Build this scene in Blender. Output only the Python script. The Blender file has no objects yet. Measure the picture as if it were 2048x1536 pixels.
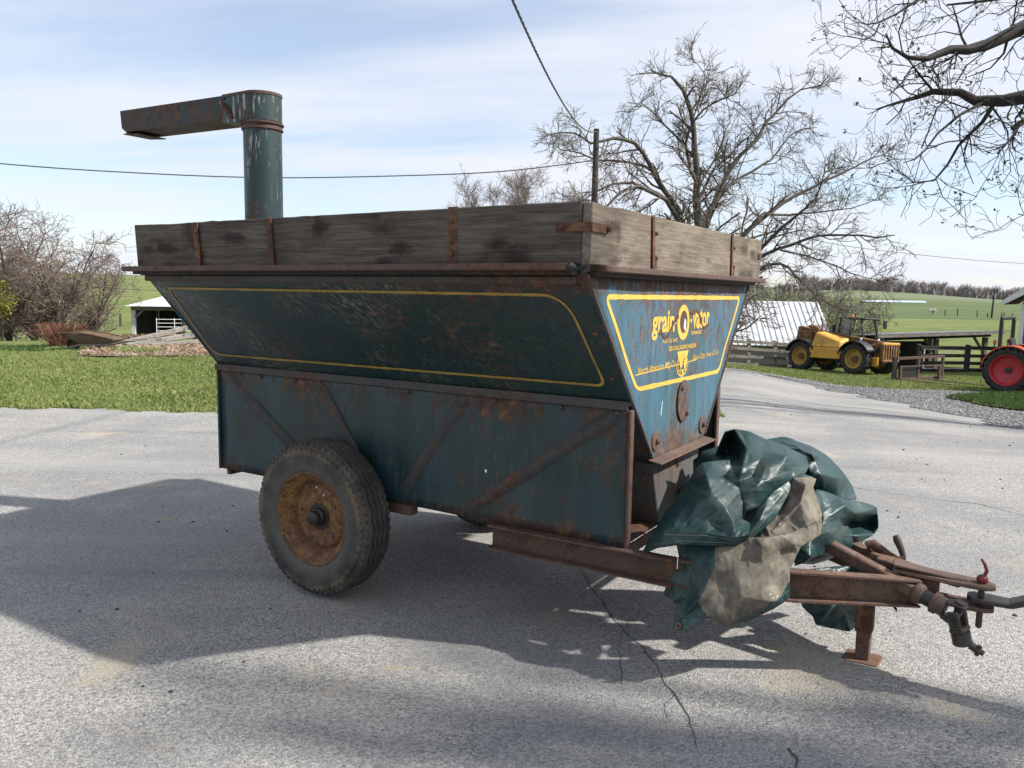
import bpy, bmesh, math, random
import numpy as np
from mathutils import Vector, Matrix, noise as mnoise
from mathutils.geometry import delaunay_2d_cdt
R = math.radians
random.seed(7); rng = np.random.default_rng(11)
scene = bpy.context.scene
COL = scene.collection
# ---------------------------------------------------------------- camera
FPX, PITCH, ROLL, CAMH = 1582.3, .1144, .0154, 1.448
cam_data = bpy.data.cameras.new('camera'); cam = bpy.data.objects.new('camera', cam_data); COL.objects.link(cam)
cam_data.sensor_width = 36; cam_data.lens = FPX / 2048 * 36
cam_data.clip_start = .05; cam_data.clip_end = 6000
cam.matrix_world = Matrix.Translation((0, 0, CAMH)) @ Matrix.Rotation(math.pi/2 - PITCH, 4, 'X') @ Matrix.Rotation(ROLL, 4, 'Z')
scene.camera = cam
scene.render.resolution_x, scene.render.resolution_y = 1024, 768
# ---------------------------------------------------------------- sky and sun
SUN_AZ, SUN_EL = R(101), R(43.6)
S_DIR = Vector((math.sin(SUN_AZ)*math.cos(SUN_EL), math.cos(SUN_AZ)*math.cos(SUN_EL), math.sin(SUN_EL)))
world = bpy.data.worlds.new('World'); scene.world = world; world.use_nodes = True
nt = world.node_tree; nt.nodes.clear()
def wn(t, **k):
    n = nt.nodes.new(t)
    for a, b in k.items(): setattr(n, a, b)
    return n
sky = wn('ShaderNodeTexSky', sky_type='NISHITA', sun_disc=False, sun_elevation=SUN_EL, sun_rotation=SUN_AZ)
sky.air_density = 1.0; sky.dust_density = .6; sky.ozone_density = 1.6
bg = wn('ShaderNodeBackground'); bg.inputs['Strength'].default_value = .118
out = wn('ShaderNodeOutputWorld')
tc = wn('ShaderNodeTexCoord'); sep = wn('ShaderNodeSeparateXYZ'); nt.links.new(tc.outputs['Generated'], sep.inputs[0])
def wmath(op, a, b=None):
    n = wn('ShaderNodeMath', operation=op)
    for i, v in enumerate((a, b)):
        if v is None: continue
        if hasattr(v, 'links'): nt.links.new(v, n.inputs[i])
        else: n.inputs[i].default_value = v
    return n.outputs[0]
zc = wmath('ADD', wmath('ABSOLUTE', sep.outputs['Z']), .12)
comb = wn('ShaderNodeCombineXYZ')
nt.links.new(wmath('DIVIDE', sep.outputs['X'], zc), comb.inputs[0]); nt.links.new(wmath('DIVIDE', sep.outputs['Y'], zc), comb.inputs[1])
mp = wn('ShaderNodeMapping'); mp.inputs['Rotation'].default_value = (0, 0, R(62)); mp.inputs['Scale'].default_value = (.35, 1.15, 1)
nt.links.new(comb.outputs[0], mp.inputs[0])
n1 = wn('ShaderNodeTexNoise'); n1.inputs['Scale'].default_value = 1.1; n1.inputs['Detail'].default_value = 9; n1.inputs['Roughness'].default_value = .58; n1.inputs['Distortion'].default_value = .5
nt.links.new(mp.outputs[0], n1.inputs['Vector'])
n2 = wn('ShaderNodeTexNoise'); n2.inputs['Scale'].default_value = .42; n2.inputs['Detail'].default_value = 3
nt.links.new(comb.outputs[0], n2.inputs['Vector'])
cl = wmath('ADD', wmath('MULTIPLY', n1.outputs['Fac'], .62), wmath('MULTIPLY', n2.outputs['Fac'], .5))
mr = wn('ShaderNodeMapRange', interpolation_type='SMOOTHSTEP'); mr.inputs['From Min'].default_value = .42; mr.inputs['From Max'].default_value = .68
mr.inputs['To Min'].default_value = .30; mr.inputs['To Max'].default_value = .98
nt.links.new(cl, mr.inputs['Value'])
mixc = wn('ShaderNodeMix', data_type='RGBA'); nt.links.new(mr.outputs[0], mixc.inputs['Factor'])
nt.links.new(sky.outputs[0], mixc.inputs[6]); mixc.inputs[7].default_value = (4.75, 4.95, 5.45, 1)
nt.links.new(mixc.outputs[2], bg.inputs['Color']); nt.links.new(bg.outputs[0], out.inputs['Surface'])
sd = bpy.data.lights.new('sun', 'SUN'); sd.energy = 4.9; sd.angle = R(1.3); sd.color = (1, .95, .87)
sun = bpy.data.objects.new('sun', sd); COL.objects.link(sun); sun.rotation_euler = S_DIR.to_track_quat('Z', 'Y').to_euler()
sun.location = (0, 0, 30)
vs = scene.view_settings; vs.view_transform = 'Standard'; vs.look = 'None'; vs.gamma = 1; vs.use_curve_mapping = False
vs.exposure = .66
cyc = scene.cycles if hasattr(scene, 'cycles') else None
# ---------------------------------------------------------------- helpers
def ray(px, py):
    a, b = px - 1024, py - 768; c, s = math.cos(ROLL), math.sin(ROLL)
    x, y = c*a + s*b, -s*a + c*b
    v = (x/FPX, 1, -y/FPX); cp, sp = math.cos(PITCH), math.sin(PITCH)
    return Vector((v[0], cp*v[1] + sp*v[2], cp*v[2] - sp*v[1]))
def at(px, py, Y):                       # the point on a pixel's ray at world depth Y
    r = ray(px, py); return Vector((0, 0, CAMH)) + r*(Y/r.y)
AZ = np.array([-180, -60, -38, -20, -6, 6, 15, 23, 33, 45, 80, 180.])
DI = np.array([0, 9, 15, 20, 26, 32, 40, 50, 70, 110, 160, 240, 360, 600, 1000, 2500.])
ZT = np.array([
 [0, 0, .0, .0, 0, 0, 0, 0, 0, 0, 0, 0, 0, 4, 8, 20],
 [0, 0, .2, .1, -.1, -.45, -.9, -.7, 0, 1.6, 3.0, 4, 4, 6, 10, 20],
 [0, 0, .2, .1, -.1, -.45, -.9, -.7, .1, 1.8, 3.6, 4.4, 4, 6, 10, 20],
 [0, 0, .2, .1, -.1, -.45, -.95, -.7, .1, 1.8, 3.4, 4, 4, 6, 10, 20],
 [0, 0, .1, 0, -.2, -.6, -1.1, -1.0, -.5, .6, 1.4, 2.2, 3, 6, 10, 20],
 [0, 0, -.03, -.2, -.55, -.9, -1.6, -2.2, -1.9, -1.0, -.2, .6, 2, 8, 12, 20],
 [0, 0, -.22, -.5, -.88, -1.25, -2.0, -3.2, -2.9, -1.5, -1.6, -.6, 1.2, 9, 10, 14],
 [0, -.04, -.4, -.8, -1.2, -1.5, -1.9, -2.6, -2.5, -1.0, -2.2, -1.3, -.3, 7.5, 7, 10],
 [0, -.08, -.5, -.95, -1.25, -1.5, -1.75, -2.2, -2.2, -.95, -2.2, -1.2, -.5, 1.6, 1, 4],
 [0, -.05, -.4, -.8, -1.1, -1.35, -1.6, -1.8, -1.9, -.9, -2.0, -1.1, -.4, 1.6, 1, 4],
 [0, 0, -.1, -.3, -.5, -.6, -.8, -.9, -1, -.8, -.5, 0, 1, 6, 10, 20],
 [0, 0, .0, .0, 0, 0, 0, 0, 0, 0, 0, 0, 0, 4, 8, 20]])
def T(x, y):                             # terrain height
    x = np.asarray(x, float); y = np.asarray(y, float)
    a = np.degrees(np.arctan2(x, y)); d = np.hypot(x, y)
    def sm(t): return t*t*(3 - 2*t)
    i = np.clip(np.searchsorted(AZ, a) - 1, 0, len(AZ) - 2); j = np.clip(np.searchsorted(DI, d) - 1, 0, len(DI) - 2)
    u = np.clip((a - AZ[i])/(AZ[i+1] - AZ[i]), 0, 1); v = np.clip((d - DI[j])/(DI[j+1] - DI[j]), 0, 1); u = sm(u)
    # Catmull-Rom along the distance keeps the slopes continuous
    def col(ii):
        p1, p2 = ZT[ii, j], ZT[ii, j+1]
        j0, j3 = np.maximum(j-1, 0), np.minimum(j+2, len(DI)-1); h = DI[j+1]-DI[j]
        m1 = (p2-ZT[ii, j0])/(DI[j+1]-DI[j0])*h; m2 = (ZT[ii, j3]-p1)/np.maximum(DI[j3]-DI[j], 1e-6)*h
        m1 = np.where(j <= 1, 0, m1)
        return (2*v**3-3*v**2+1)*p1 + (v**3-2*v**2+v)*m1 + (-2*v**3+3*v**2)*p2 + (v**3-v**2)*m2
    return col(i)*(1-u) + col(i+1)*u
def TZ(x, y): return float(T(x, y))
def ground_at(px, py, near=1.2, far=1500.):   # where a pixel's ray meets the terrain
    r = ray(px, py); k = math.hypot(r.x, r.y)
    d = near
    while d < far:
        t = d/k; 
        if CAMH + r.z*t < TZ(r.x*t, r.y*t): break
        d *= 1.004
    t = d/k; return Vector((r.x*t, r.y*t, TZ(r.x*t, r.y*t)))
def tag(o, label=None, cat=None, group=None, kind=None):
    for k, v in (('label', label), ('category', cat), ('group', group), ('kind', kind)):
        if v: o[k] = v
    return o
def empty(name, loc=(0, 0, 0), rz=0, label=None, cat=None, group=None):
    o = bpy.data.objects.new(name, None); COL.objects.link(o); o.location = loc; o.rotation_euler = (0, 0, rz)
    o.empty_display_size = .2
    return tag(o, label, cat, group)
def link(name, me, parent=None, mat=None):
    o = bpy.data.objects.new(name, me); COL.objects.link(o)
    if mat is not None and not me.materials: me.materials.append(mat)
    if parent is not None: o.parent = parent
    return o
def copy_tree(o, parent=None):
    c = o.copy(); COL.objects.link(c); c.parent = parent
    for ch in list(o.children): copy_tree(ch, c)
    return c
class MB:
    def __init__(s): s.v = []; s.f = []
    def add(s, vs, fs):
        n = len(s.v); s.v += [tuple(p) for p in vs]; s.f += [tuple(i + n for i in f) for f in fs]; return s
    def hexa(s, p):
        return s.add(p, [(0, 3, 2, 1), (4, 5, 6, 7), (0, 1, 5, 4), (1, 2, 6, 5), (2, 3, 7, 6), (3, 0, 4, 7)])
    def box(s, x0, x1, y0, y1, z0, z1):
        return s.hexa([(x0, y0, z0), (x1, y0, z0), (x1, y1, z0), (x0, y1, z0), (x0, y0, z1), (x1, y0, z1), (x1, y1, z1), (x0, y1, z1)])
    def bar(s, a, b, w, h, up=(0, 0, 1), taper=1.):
        a, b = Vector(a), Vector(b); d = (b - a).normalized(); u = Vector(up); r = d.cross(u)
        if r.length < 1e-5: r = d.cross(Vector((1, 0, 0)))
        r.normalize(); u = r.cross(d); p = []
        for c, k in ((a, 1.), (b, taper)):
            for i, j in ((-1, -1), (1, -1), (1, 1), (-1, 1)): p.append(c + r*(i*w*k/2) + u*(j*h*k/2))
        return s.hexa([p[0], p[1], p[2], p[3], p[4], p[5], p[6], p[7]])
    def prism(s, poly, ext):
        ext = Vector(ext); n = len(poly); vs = [Vector(p) for p in poly] + [Vector(p) + ext for p in poly]
        fs = [tuple(range(n))[::-1], tuple(range(n, 2*n))] + [(i, (i+1) % n, n + (i+1) % n, n + i) for i in range(n)]
        return s.add(vs, fs)
    def tube(s, pts, rad, n=8, caps=True):
        pts = [Vector(p) for p in pts]; m = len(pts); rad = [rad]*m if np.isscalar(rad) else rad
        vs = []; prev = None
        for i, p in enumerate(pts):
            d = (pts[min(i+1, m-1)] - pts[max(i-1, 0)]).normalized()
            if prev is None: u = d.cross(Vector((.31, .2, .93)) if abs(d.z) < .9 else Vector((1, 0, 0))).normalized()
            else:
                u = prev - d*prev.dot(d)
                u = u.normalized() if u.length > 1e-6 else prev
            prev = u; w = d.cross(u)
            for k in range(n):
                t = 2*math.pi*k/n; vs.append(p + (u*math.cos(t) + w*math.sin(t))*rad[i])
        fs = [(i*n + k, i*n + (k+1) % n, (i+1)*n + (k+1) % n, (i+1)*n + k) for i in range(m-1) for k in range(n)]
        if caps: fs += [tuple(range(n))[::-1], tuple(range((m-1)*n, m*n))]
        return s.add(vs, fs)
    def lathe(s, prof, c=(0, 0, 0), axis=(0, 1, 0), n=32, cap=True):
        ax = Vector(axis).normalized(); u = ax.orthogonal().normalized(); w = ax.cross(u); c = Vector(c); m = len(prof); vs = []
        for r, a in prof:
            for k in range(n):
                t = 2*math.pi*k/n; vs.append(c + ax*a + (u*math.cos(t) + w*math.sin(t))*max(r, 1e-4))
        fs = [(i*n + k, i*n + (k+1) % n, (i+1)*n + (k+1) % n, (i+1)*n + k) for i in range(m-1) for k in range(n)]
        if cap: fs += [tuple(range(n))[::-1], tuple(range((m-1)*n, m*n))]
        return s.add(vs, fs)
    def mesh(s, name):
        me = bpy.data.meshes.new(name); me.from_pydata(s.v, [], s.f); return me
    def build(s, name, mat, parent=None, smooth=False, bevel=0., recalc=True):
        me = s.mesh(name)
        if recalc or bevel:
            bm = bmesh.new(); bm.from_mesh(me)
            if recalc: bmesh.ops.recalc_face_normals(bm, faces=bm.faces)
            if bevel:
                es = [e for e in bm.edges if len(e.link_faces) == 2 and e.calc_face_angle(0) > .6]
                bmesh.ops.bevel(bm, geom=es, offset=bevel, segments=1, affect='EDGES', clamp_overlap=True)
            bm.to_mesh(me); bm.free()
        me.materials.append(mat)
        if smooth: shade(me)
        return link(name, me, parent)
def shade(me, ang=40):
    me.polygons.foreach_set('use_smooth', [True]*len(me.polygons))
    try: me.set_sharp_from_angle(angle=R(ang))
    except Exception: pass
# ---------------------------------------------------------------- materials
class NT:
    def __init__(s, name):
        s.m = bpy.data.materials.new(name); s.m.use_nodes = True; s.t = s.m.node_tree
        s.b = s.t.nodes['Principled BSDF']; s.tc = s.t.nodes.new('ShaderNodeTexCoord')
    def n(s, t, **k):
        n = s.t.nodes.new(t)
        for a, b in k.items(): setattr(n, a, b)
        return n
    def set(s, sock, v):
        if hasattr(v, 'links') : s.t.links.new(v, sock)
        elif isinstance(v, tuple) and len(v) == 3 and sock.type == 'RGBA': sock.default_value = (*v, 1)
        else: sock.default_value = v
    def co(s, kind='Object', scale=(1, 1, 1), rot=(0, 0, 0)):
        m = s.n('ShaderNodeMapping'); m.inputs['Scale'].default_value = scale; m.inputs['Rotation'].default_value = rot
        if kind == 'Position': src = s.n('ShaderNodeNewGeometry').outputs['Position']
        else: src = s.tc.outputs[kind]
        s.t.links.new(src, m.inputs[0]); return m.outputs[0]
    def noise(s, vec, scale, detail=6, rough=.6, dist=0.):
        n = s.n('ShaderNodeTexNoise'); s.set(n.inputs['Vector'], vec)
        n.inputs['Scale'].default_value = scale; n.inputs['Detail'].default_value = detail; n.inputs['Roughness'].default_value = rough; n.inputs['Distortion'].default_value = dist
        return n.outputs['Fac']
    def vor(s, vec, scale, out='Distance', feature='F1'):
        n = s.n('ShaderNodeTexVoronoi', feature=feature); s.set(n.inputs['Vector'], vec); n.inputs['Scale'].default_value = scale
        return n.outputs[out]
    def step(s, v, lo, hi, a=0., b=1.):
        n = s.n('ShaderNodeMapRange', interpolation_type='SMOOTHSTEP'); s.set(n.inputs[0], v)
        n.inputs[1].default_value = lo; n.inputs[2].default_value = hi; n.inputs[3].default_value = a; n.inputs[4].default_value = b
        return n.outputs[0]
    def math(s, op, a, b=0., clamp=False):
        n = s.n('ShaderNodeMath', operation=op, use_clamp=clamp); s.set(n.inputs[0], a); s.set(n.inputs[1], b); return n.outputs[0]
    def mix(s, f, a, b, bt='MIX'):
        n = s.n('ShaderNodeMix', data_type='RGBA', blend_type=bt); s.set(n.inputs['Factor'], f); s.set(n.inputs[6], a); s.set(n.inputs[7], b); return n.outputs[2]
    def ramp(s, v, stops):
        n = s.n('ShaderNodeValToRGB'); s.set(n.inputs[0], v); e = n.color_ramp.elements
        while len(e) < len(stops): e.new(.5)
        for q, (p, c) in zip(e, stops): q.position = p; q.color = (*c, 1)
        return n.outputs[0]
    def bump(s, h, strength=.3, dist=.01):
        n = s.n('ShaderNodeBump'); n.inputs['Strength'].default_value = strength; n.inputs['Distance'].default_value = dist; s.set(n.inputs['Height'], h)
        s.t.links.new(n.outputs[0], s.b.inputs['Normal'])
    def done(s, col, rough=.7, metal=0., spec=None):
        s.set(s.b.inputs['Base Color'], col); s.set(s.b.inputs['Roughness'], rough); s.set(s.b.inputs['Metallic'], metal)
        if spec is not None: s.b.inputs['Specular IOR Level'].default_value = spec
        return s.m
def mottled(name, c1, c2, scale=6, rough=.7, bump=.2, kind='Object', stretch=(1, 1, 1), metal=0., spec=None, lo=.35, hi=.65, bdist=.006):
    t = NT(name); v = t.co(kind, stretch); a = t.noise(v, scale, 8, .65); b = t.noise(v, scale*7, 4, .6)
    f = t.step(t.math('ADD', t.math('MULTIPLY', a, .7), t.math('MULTIPLY', b, .3)), lo, hi)
    if bump: t.bump(b, bump, bdist)
    return t.done(t.mix(f, c1, c2), rough, metal, spec)
RUST_D, RUST_M, RUST_L = (.028, .014, .010), (.085, .036, .018), (.20, .10, .05)
def rusty(name, c1, c2, amount=.5, rough=.5, streak=.0, scratch=None, fine=30, fade=None, toprust=None, spec=.5, tones=None):
    """old paint: two tones, rust freckles and blotches, optional scratches; amount = share of rust"""
    t = NT(name); v = t.co('Object'); vs_ = t.co('Object', (1, 1, .22))
    tone = t.step(t.noise(vs_, 5, 7, .68), .38, .60); col = t.mix(tone, c1, c2)
    if fade: col = t.mix(t.step(t.noise(t.co('Object', (1, 1, .12)), 22, 5, .7), .52, .75, 0, .7), col, fade)
    big = t.noise(v, 2.6, 7, .62); fi = t.noise(vs_ if streak else v, fine, 6, .7); sp = t.noise(v, fine*4, 3, .6)
    m = t.math('ADD', t.math('MULTIPLY', big, .34), t.math('ADD', t.math('MULTIPLY', fi, .40), t.math('MULTIPLY', sp, .26)))
    th = .625 - .20*amount
    if toprust:   # (z of the edge, reach) rust creeping from an edge
        s_ = t.n('ShaderNodeSeparateXYZ'); t.t.links.new(v, s_.inputs[0])
        for z0, reach, gain in toprust:
            e = t.step(t.math('ABSOLUTE', t.math('SUBTRACT', s_.outputs[2], z0)), 0, reach, gain, 0); m = t.math('ADD', m, e)
    rm = t.step(m, th - .035, th + .05)
    rc = t.ramp(t.noise(v, 18, 6, .7), list(zip((.3, .5, .72), tones or (RUST_D, RUST_M, RUST_L))))
    col = t.mix(t.math('MULTIPLY', rm, .93), col, rc)
    if scratch:
        rot, c3, dens = scratch[:3]
        mp2 = t.n('ShaderNodeMapping'); mp2.inputs['Scale'].default_value = dens[1]; t.t.links.new(t.co('Object', (1, 1, 1), rot), mp2.inputs[0]); dens = dens[0]
        w = t.noise(mp2.outputs[0], 9, 6, .75, .3); patch = t.step(t.noise(v, 1.6, 3, .5), .40, .62)
        if len(scratch) > 3:
            s3 = t.n('ShaderNodeSeparateXYZ'); t.t.links.new(v, s3.inputs[0]); patch = t.math('MULTIPLY', patch, t.step(s3.outputs[0], scratch[3][0], scratch[3][1], 1., .12))
        col = t.mix(t.math('MULTIPLY', t.step(w, .60 - dens, .66 - dens), patch), col, c3)
    t.bump(t.math('ADD', t.math('MULTIPLY', rm, .6), t.math('MULTIPLY', sp, .5)), .35, .003)
    rg = t.mix(rm, (rough,)*3, (.88,)*3)
    return t.done(col, rg, 0, spec)
def plain(name, c, rough=.6, metal=0., spec=None):
    t = NT(name); b = t.noise(t.co('Object'), 9, 5, .6)
    return t.done(t.mix(t.step(b, .3, .7), tuple(x*.82 for x in c), tuple(min(1, x*1.12) for x in c)), rough, metal, spec)
M = {}
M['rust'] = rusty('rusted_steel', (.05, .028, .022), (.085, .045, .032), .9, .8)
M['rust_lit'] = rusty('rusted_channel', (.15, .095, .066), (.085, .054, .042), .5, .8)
M['rail'] = rusty('rusted_rail', (.095, .060, .050), (.070, .043, .036), .5, .75)
M['front'] = rusty('faded_blue_paint', (.030, .092, .118), (.046, .125, .185), .50, .6, 1, fine=44, fade=(.125, .18, .195), toprust=[(1.52, .16, .08), (.78, .14, .08)])
M['hopper'] = rusty('dark_green_paint', (.008, .032, .030), (.010, .029, .032), .33, .38, 0, ((0, R(-42), 0), (.16, .14, .105), (.085, (2.6, 1.8, 9)), (-1.2, -.35)), fine=38, toprust=[(1.51, .10, .08)])
M['skirt'] = rusty('dark_blue_paint', (.006, .026, .026), (.012, .041, .054), .36, .44, 1, fine=40, fade=(.040, .052, .050), toprust=[(1.03, .18, .075), (.455, .08, .07)])
M['rib'] = rusty('rusty_rib_paint', (.022, .036, .040), (.040, .042, .042), .55, .65)
M['flange'] = rusty('dusty_flange_paint', (.060, .052, .047), (.040, .043, .044), .5, .7)
M['pipe'] = rusty('chipped_green_paint', (.011, .027, .030), (.015, .036, .038), .34, .4, 1, ((0, 0, 0), (.34, .35, .32), (.045, (4.5, 4.5, .5))), fine=16)
M['spout'] = rusty('rusty_green_chute', (.012, .024, .030), (.024, .026, .027), .66, .6, 1)
M['stripe'] = mottled('yellow_stripe_paint', (.62, .40, .07), (.46, .28, .05), 14, .5, .05, lo=.45, hi=.8)
M['stripe_dull'] = mottled('dulled_yellow_stripe', (.40, .26, .05), (.22, .145, .04), 12, .55, .05)
M['white_spot'] = plain('white_paint_fleck', (.75, .75, .72), .6)
M['bolt'] = rusty('rusted_bolt', (.07, .045, .035), (.05, .03, .025), .8, .7)
M['interior'] = rusty('dim_trough_steel', (.012, .02, .022), (.02, .02, .02), .5, .8)
def wood(name, c1, c2, c3, grain=(1.2, 30, 30)):
    t = NT(name); gi = grain.index(min(grain)); v = t.co('Object'); k3 = lambda a: tuple(a if k == gi else 1. for k in range(3))
    g = t.noise(t.co('Object', k3(.05)), 75, 5, .65, .35); fi = t.noise(t.co('Object', k3(.035)), 260, 3, .6); bl = t.noise(t.co('Object', k3(.45)), 7, 6, .62, .5)
    col = t.ramp(t.math('ADD', t.math('MULTIPLY', g, .38), t.math('ADD', t.math('MULTIPLY', fi, .27), t.math('MULTIPLY', bl, .35))), [(.36, c1), (.5, c2), (.63, c3)])
    sx = t.n('ShaderNodeSeparateXYZ'); t.t.links.new(v, sx.inputs[0]); cx_ = t.n('ShaderNodeCombineXYZ'); o1, o2 = (gi, 2) if gi < 2 else (2, 0)
    t.set(cx_.inputs[0], t.math('MULTIPLY', sx.outputs[o1], 2.6)); t.set(cx_.inputs[1], t.math('MULTIPLY', sx.outputs[o2], 7.))
    vn = t.n('ShaderNodeTexVoronoi', voronoi_dimensions='2D'); t.t.links.new(cx_.outputs[0], vn.inputs['Vector']); vn.inputs['Scale'].default_value = 1.; kn = vn.outputs['Distance']
    kd = t.math('ADD', kn, t.math('MULTIPLY', t.math('SUBTRACT', bl, .5), .9))
    col = t.mix(t.step(kd, .02, .24, .7, 0), col, tuple(x*.5 for x in c1)); col = t.mix(t.step(t.noise(t.co('Object', k3(.6)), 4.2, 5, .6, .8), .56, .70, 0, .65), col, tuple(x*.45 for x in c1))
    col = t.mix(t.step(t.noise(t.co('Object', k3(2.5)), 30, 4, .7), .66, .72, 0, .5), col, tuple(min(1, x*1.7) for x in c3))
    t.bump(t.math('ADD', t.math('MULTIPLY', g, .7), fi), .45, .004); return t.done(col, .88, 0, .2)
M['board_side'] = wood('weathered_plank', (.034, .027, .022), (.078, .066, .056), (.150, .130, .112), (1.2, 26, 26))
M['board_front'] = wood('pale_plank', (.075, .060, .047), (.165, .135, .106), (.265, .225, .180), (26, 1.2, 26))  # lighter tones of the same plank wood, for the end boards
# ---------------------------------------------------------------- ground
ground_mat = NT('field_grass')
_v = ground_mat.co('Position'); _a = ground_mat.noise(_v, .9, 8, .65); _b = ground_mat.noise(ground_mat.co('Position', (.25, 1, 1)), .05, 5, .6); _c = ground_mat.noise(_v, 14, 5, .7)
_col = ground_mat.ramp(ground_mat.math('ADD', ground_mat.math('MULTIPLY', _a, .55), ground_mat.math('MULTIPLY', _c, .45)), [(.3, (.065, .090, .026)), (.5, (.125, .160, .050)), (.7, (.22, .23, .10))])
_col = ground_mat.mix(ground_mat.step(_b, .42, .62, 0, .6), _col, (.21, .225, .095))
_ln = ground_mat.n('ShaderNodeVectorMath', operation='LENGTH'); ground_mat.t.links.new(_v, _ln.inputs[0])     # crops differ from field to field
_tuft = ground_mat.noise(ground_mat.co('Position', (.35, 1, 1)), .35, 6, .7); _col = ground_mat.mix(ground_mat.step(_tuft, .52, .68, 0, .45), _col, (.085, .115, .035))
_f2 = ground_mat.ramp(ground_mat.noise(ground_mat.co('Position', (.3, 1, 1)), .06, 6, .65), [(.35, (.075, .105, .045)), (.65, (.125, .155, .070))])
_col = ground_mat.mix(ground_mat.step(_ln.outputs['Value'], 150, 165), _col, _f2)
_f3 = ground_mat.ramp(ground_mat.noise(ground_mat.co('Position', (.3, 1, 1)), .02, 5, .6), [(.35, (.12, .145, .085)), (.65, (.17, .19, .115))])
_col = ground_mat.mix(ground_mat.step(_ln.outputs['Value'], 420, 440), _col, _f3)
ground_mat.bump(ground_mat.math('ADD', _a, _c), .8, .08); M['ground'] = ground_mat.done(_col, .95, 0, .1)
LAWN_Y = 9.08
def in_yard(x, y): return y < np.interp(x, [-80, -12, 0, 2.6, 3.6, 7.2, 8.2, 9.6, 10.2, 11.2, 13, 16, 60], [9.0, 9.05, 9.12, 9.4, 27.5, 27.5, 26.2, 25.6, 23.9, 23.3, 24.0, 24.4, 24.5])
rr = np.concatenate([[0.0], np.geomspace(.6, 3000, 190)]); th_ = np.concatenate([np.linspace(-180, -45, 40)[:-1], np.linspace(-45, 45, 230), np.linspace(45, 180, 40)[1:-1]])
tt = np.radians(th_); Rg, Tg = np.meshgrid(rr, tt, indexing='ij'); X = Rg*np.sin(Tg); Y = Rg*np.cos(Tg)
Zg = T(X, Y) + np.where(Rg > 60, .25*np.sin(X*.05)*np.sin(Y*.04 + 1), 0)
inside = in_yard(X, Y) & (Rg < 60)
Zg = Zg - np.where(inside, .06, 0)
nr, na = Rg.shape; idx = np.arange(nr*na).reshape(nr, na)
q = np.stack([idx[:-1], idx[1:], np.roll(idx, -1, 1)[1:], np.roll(idx, -1, 1)[:-1]], -1).reshape(-1, 4)
def np_mesh(name, V, F, mat, parent=None, smooth=False):
    me = bpy.data.meshes.new(name); V = np.asarray(V, np.float32); F = np.asarray(F, np.int32); k = F.shape[1]
    me.vertices.add(len(V)); me.vertices.foreach_set('co', V.ravel()); me.loops.add(F.size); me.loops.foreach_set('vertex_index', F.ravel())
    me.polygons.add(len(F)); me.polygons.foreach_set('loop_start', np.arange(0, F.size, k, dtype=np.int32))
    if smooth: me.polygons.foreach_set('use_smooth', np.ones(len(F), bool))
    me.update(calc_edges=True); me.validate(); me.materials.append(mat); return link(name, me, parent)
tag(np_mesh('ground', np.stack([X, Y, Zg], -1).reshape(-1, 3), q[:, ::-1], M['ground'], smooth=True), kind='structure')
# paved yard
t = NT('weathered_asphalt'); v = t.co('Position')
ag = t.vor(v, 125, 'Color'); agd = t.vor(v, 125); ag2 = t.vor(v, 290, 'Color')
sp_ = t.n('ShaderNodeSeparateColor'); t.t.links.new(ag, sp_.inputs[0]); sp2 = t.n('ShaderNodeSeparateColor'); t.t.links.new(ag2, sp2.inputs[0])
base = t.ramp(t.math('ADD', t.math('MULTIPLY', sp_.outputs[0], .6), t.math('MULTIPLY', sp2.outputs[0], .4)), [(.06, (.085, .085, .090)), (.34, (.232, .227, .217)), (.62, (.315, .306, .290)), (.90, (.47, .455, .425))])
big = t.noise(v, .55, 6, .6); fine = t.noise(v, 26, 5, .7)
base = t.mix(t.step(big, .40, .60, 0, .5), base, (.155, .158, .170)); base = t.mix(t.step(t.noise(v, 1.1, 6, .6, .6), .575, .70, 0, .6), base, (.40, .345, .25)); base = t.mix(t.step(t.noise(t.co('Position', (.5, 1, 1)), 2.3, 5, .6, .3), .63, .72, 0, .55), base, (.36, .30, .20))
base = t.mix(t.step(t.noise(t.co('Position', (.12, 1.3, 1)), .8, 5, .6), .5, .68, 0, .42), base, (.34, .33, .31))
base = t.mix(t.step(t.noise(t.co('Position', (.10, .9, 1), (0, 0, R(-14))), 1.6, 5, .62), .52, .66, 0, .38), base, (.150, .152, .162)); base = t.mix(t.step(t.noise(v, 3.1, 6, .7, .8), .66, .76, 0, .5), base, (.075, .075, .08))
pit = t.step(t.noise(v, 70, 3, .6), .28, .40, .65, 0); base = t.mix(pit, base, (.05, .05, .055))
t.bump(t.math('ADD', t.math('MULTIPLY', agd, -1.2), fine), .75, .005); M['asphalt'] = t.done(base, .9, 0, .25)
def sheet(name, xs, ys, keep, dz, mat, kind='structure', parent=None):
    GX, GY = np.meshgrid(xs, ys, indexing='ij'); idx = np.arange(GX.size).reshape(GX.shape)
    cx, cy = (GX[:-1, :-1] + GX[1:, 1:])/2, (GY[:-1, :-1] + GY[1:, 1:])/2; k = keep(cx, cy)
    F = np.stack([idx[:-1, :-1], idx[1:, :-1], idx[1:, 1:], idx[:-1, 1:]], -1)[k]
    used, inv = np.unique(F, return_inverse=True); V = np.stack([GX, GY, T(GX, GY) + dz], -1).reshape(-1, 3)[used]
    o = np_mesh(name, V, inv.reshape(-1, 4), mat, parent, True)
    return tag(o, kind=kind) if kind else o
wob = lambda x: .06*np.sin(x*1.7) + .04*np.sin(x*4.3 + 1) + .03*np.sin(x*11.)
yard = sheet('asphalt_yard', np.linspace(-26, 26, 521), np.linspace(-10, 28, 541), lambda x, y: in_yard(x, y + wob(x)), .0, M['asphalt'])
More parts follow.
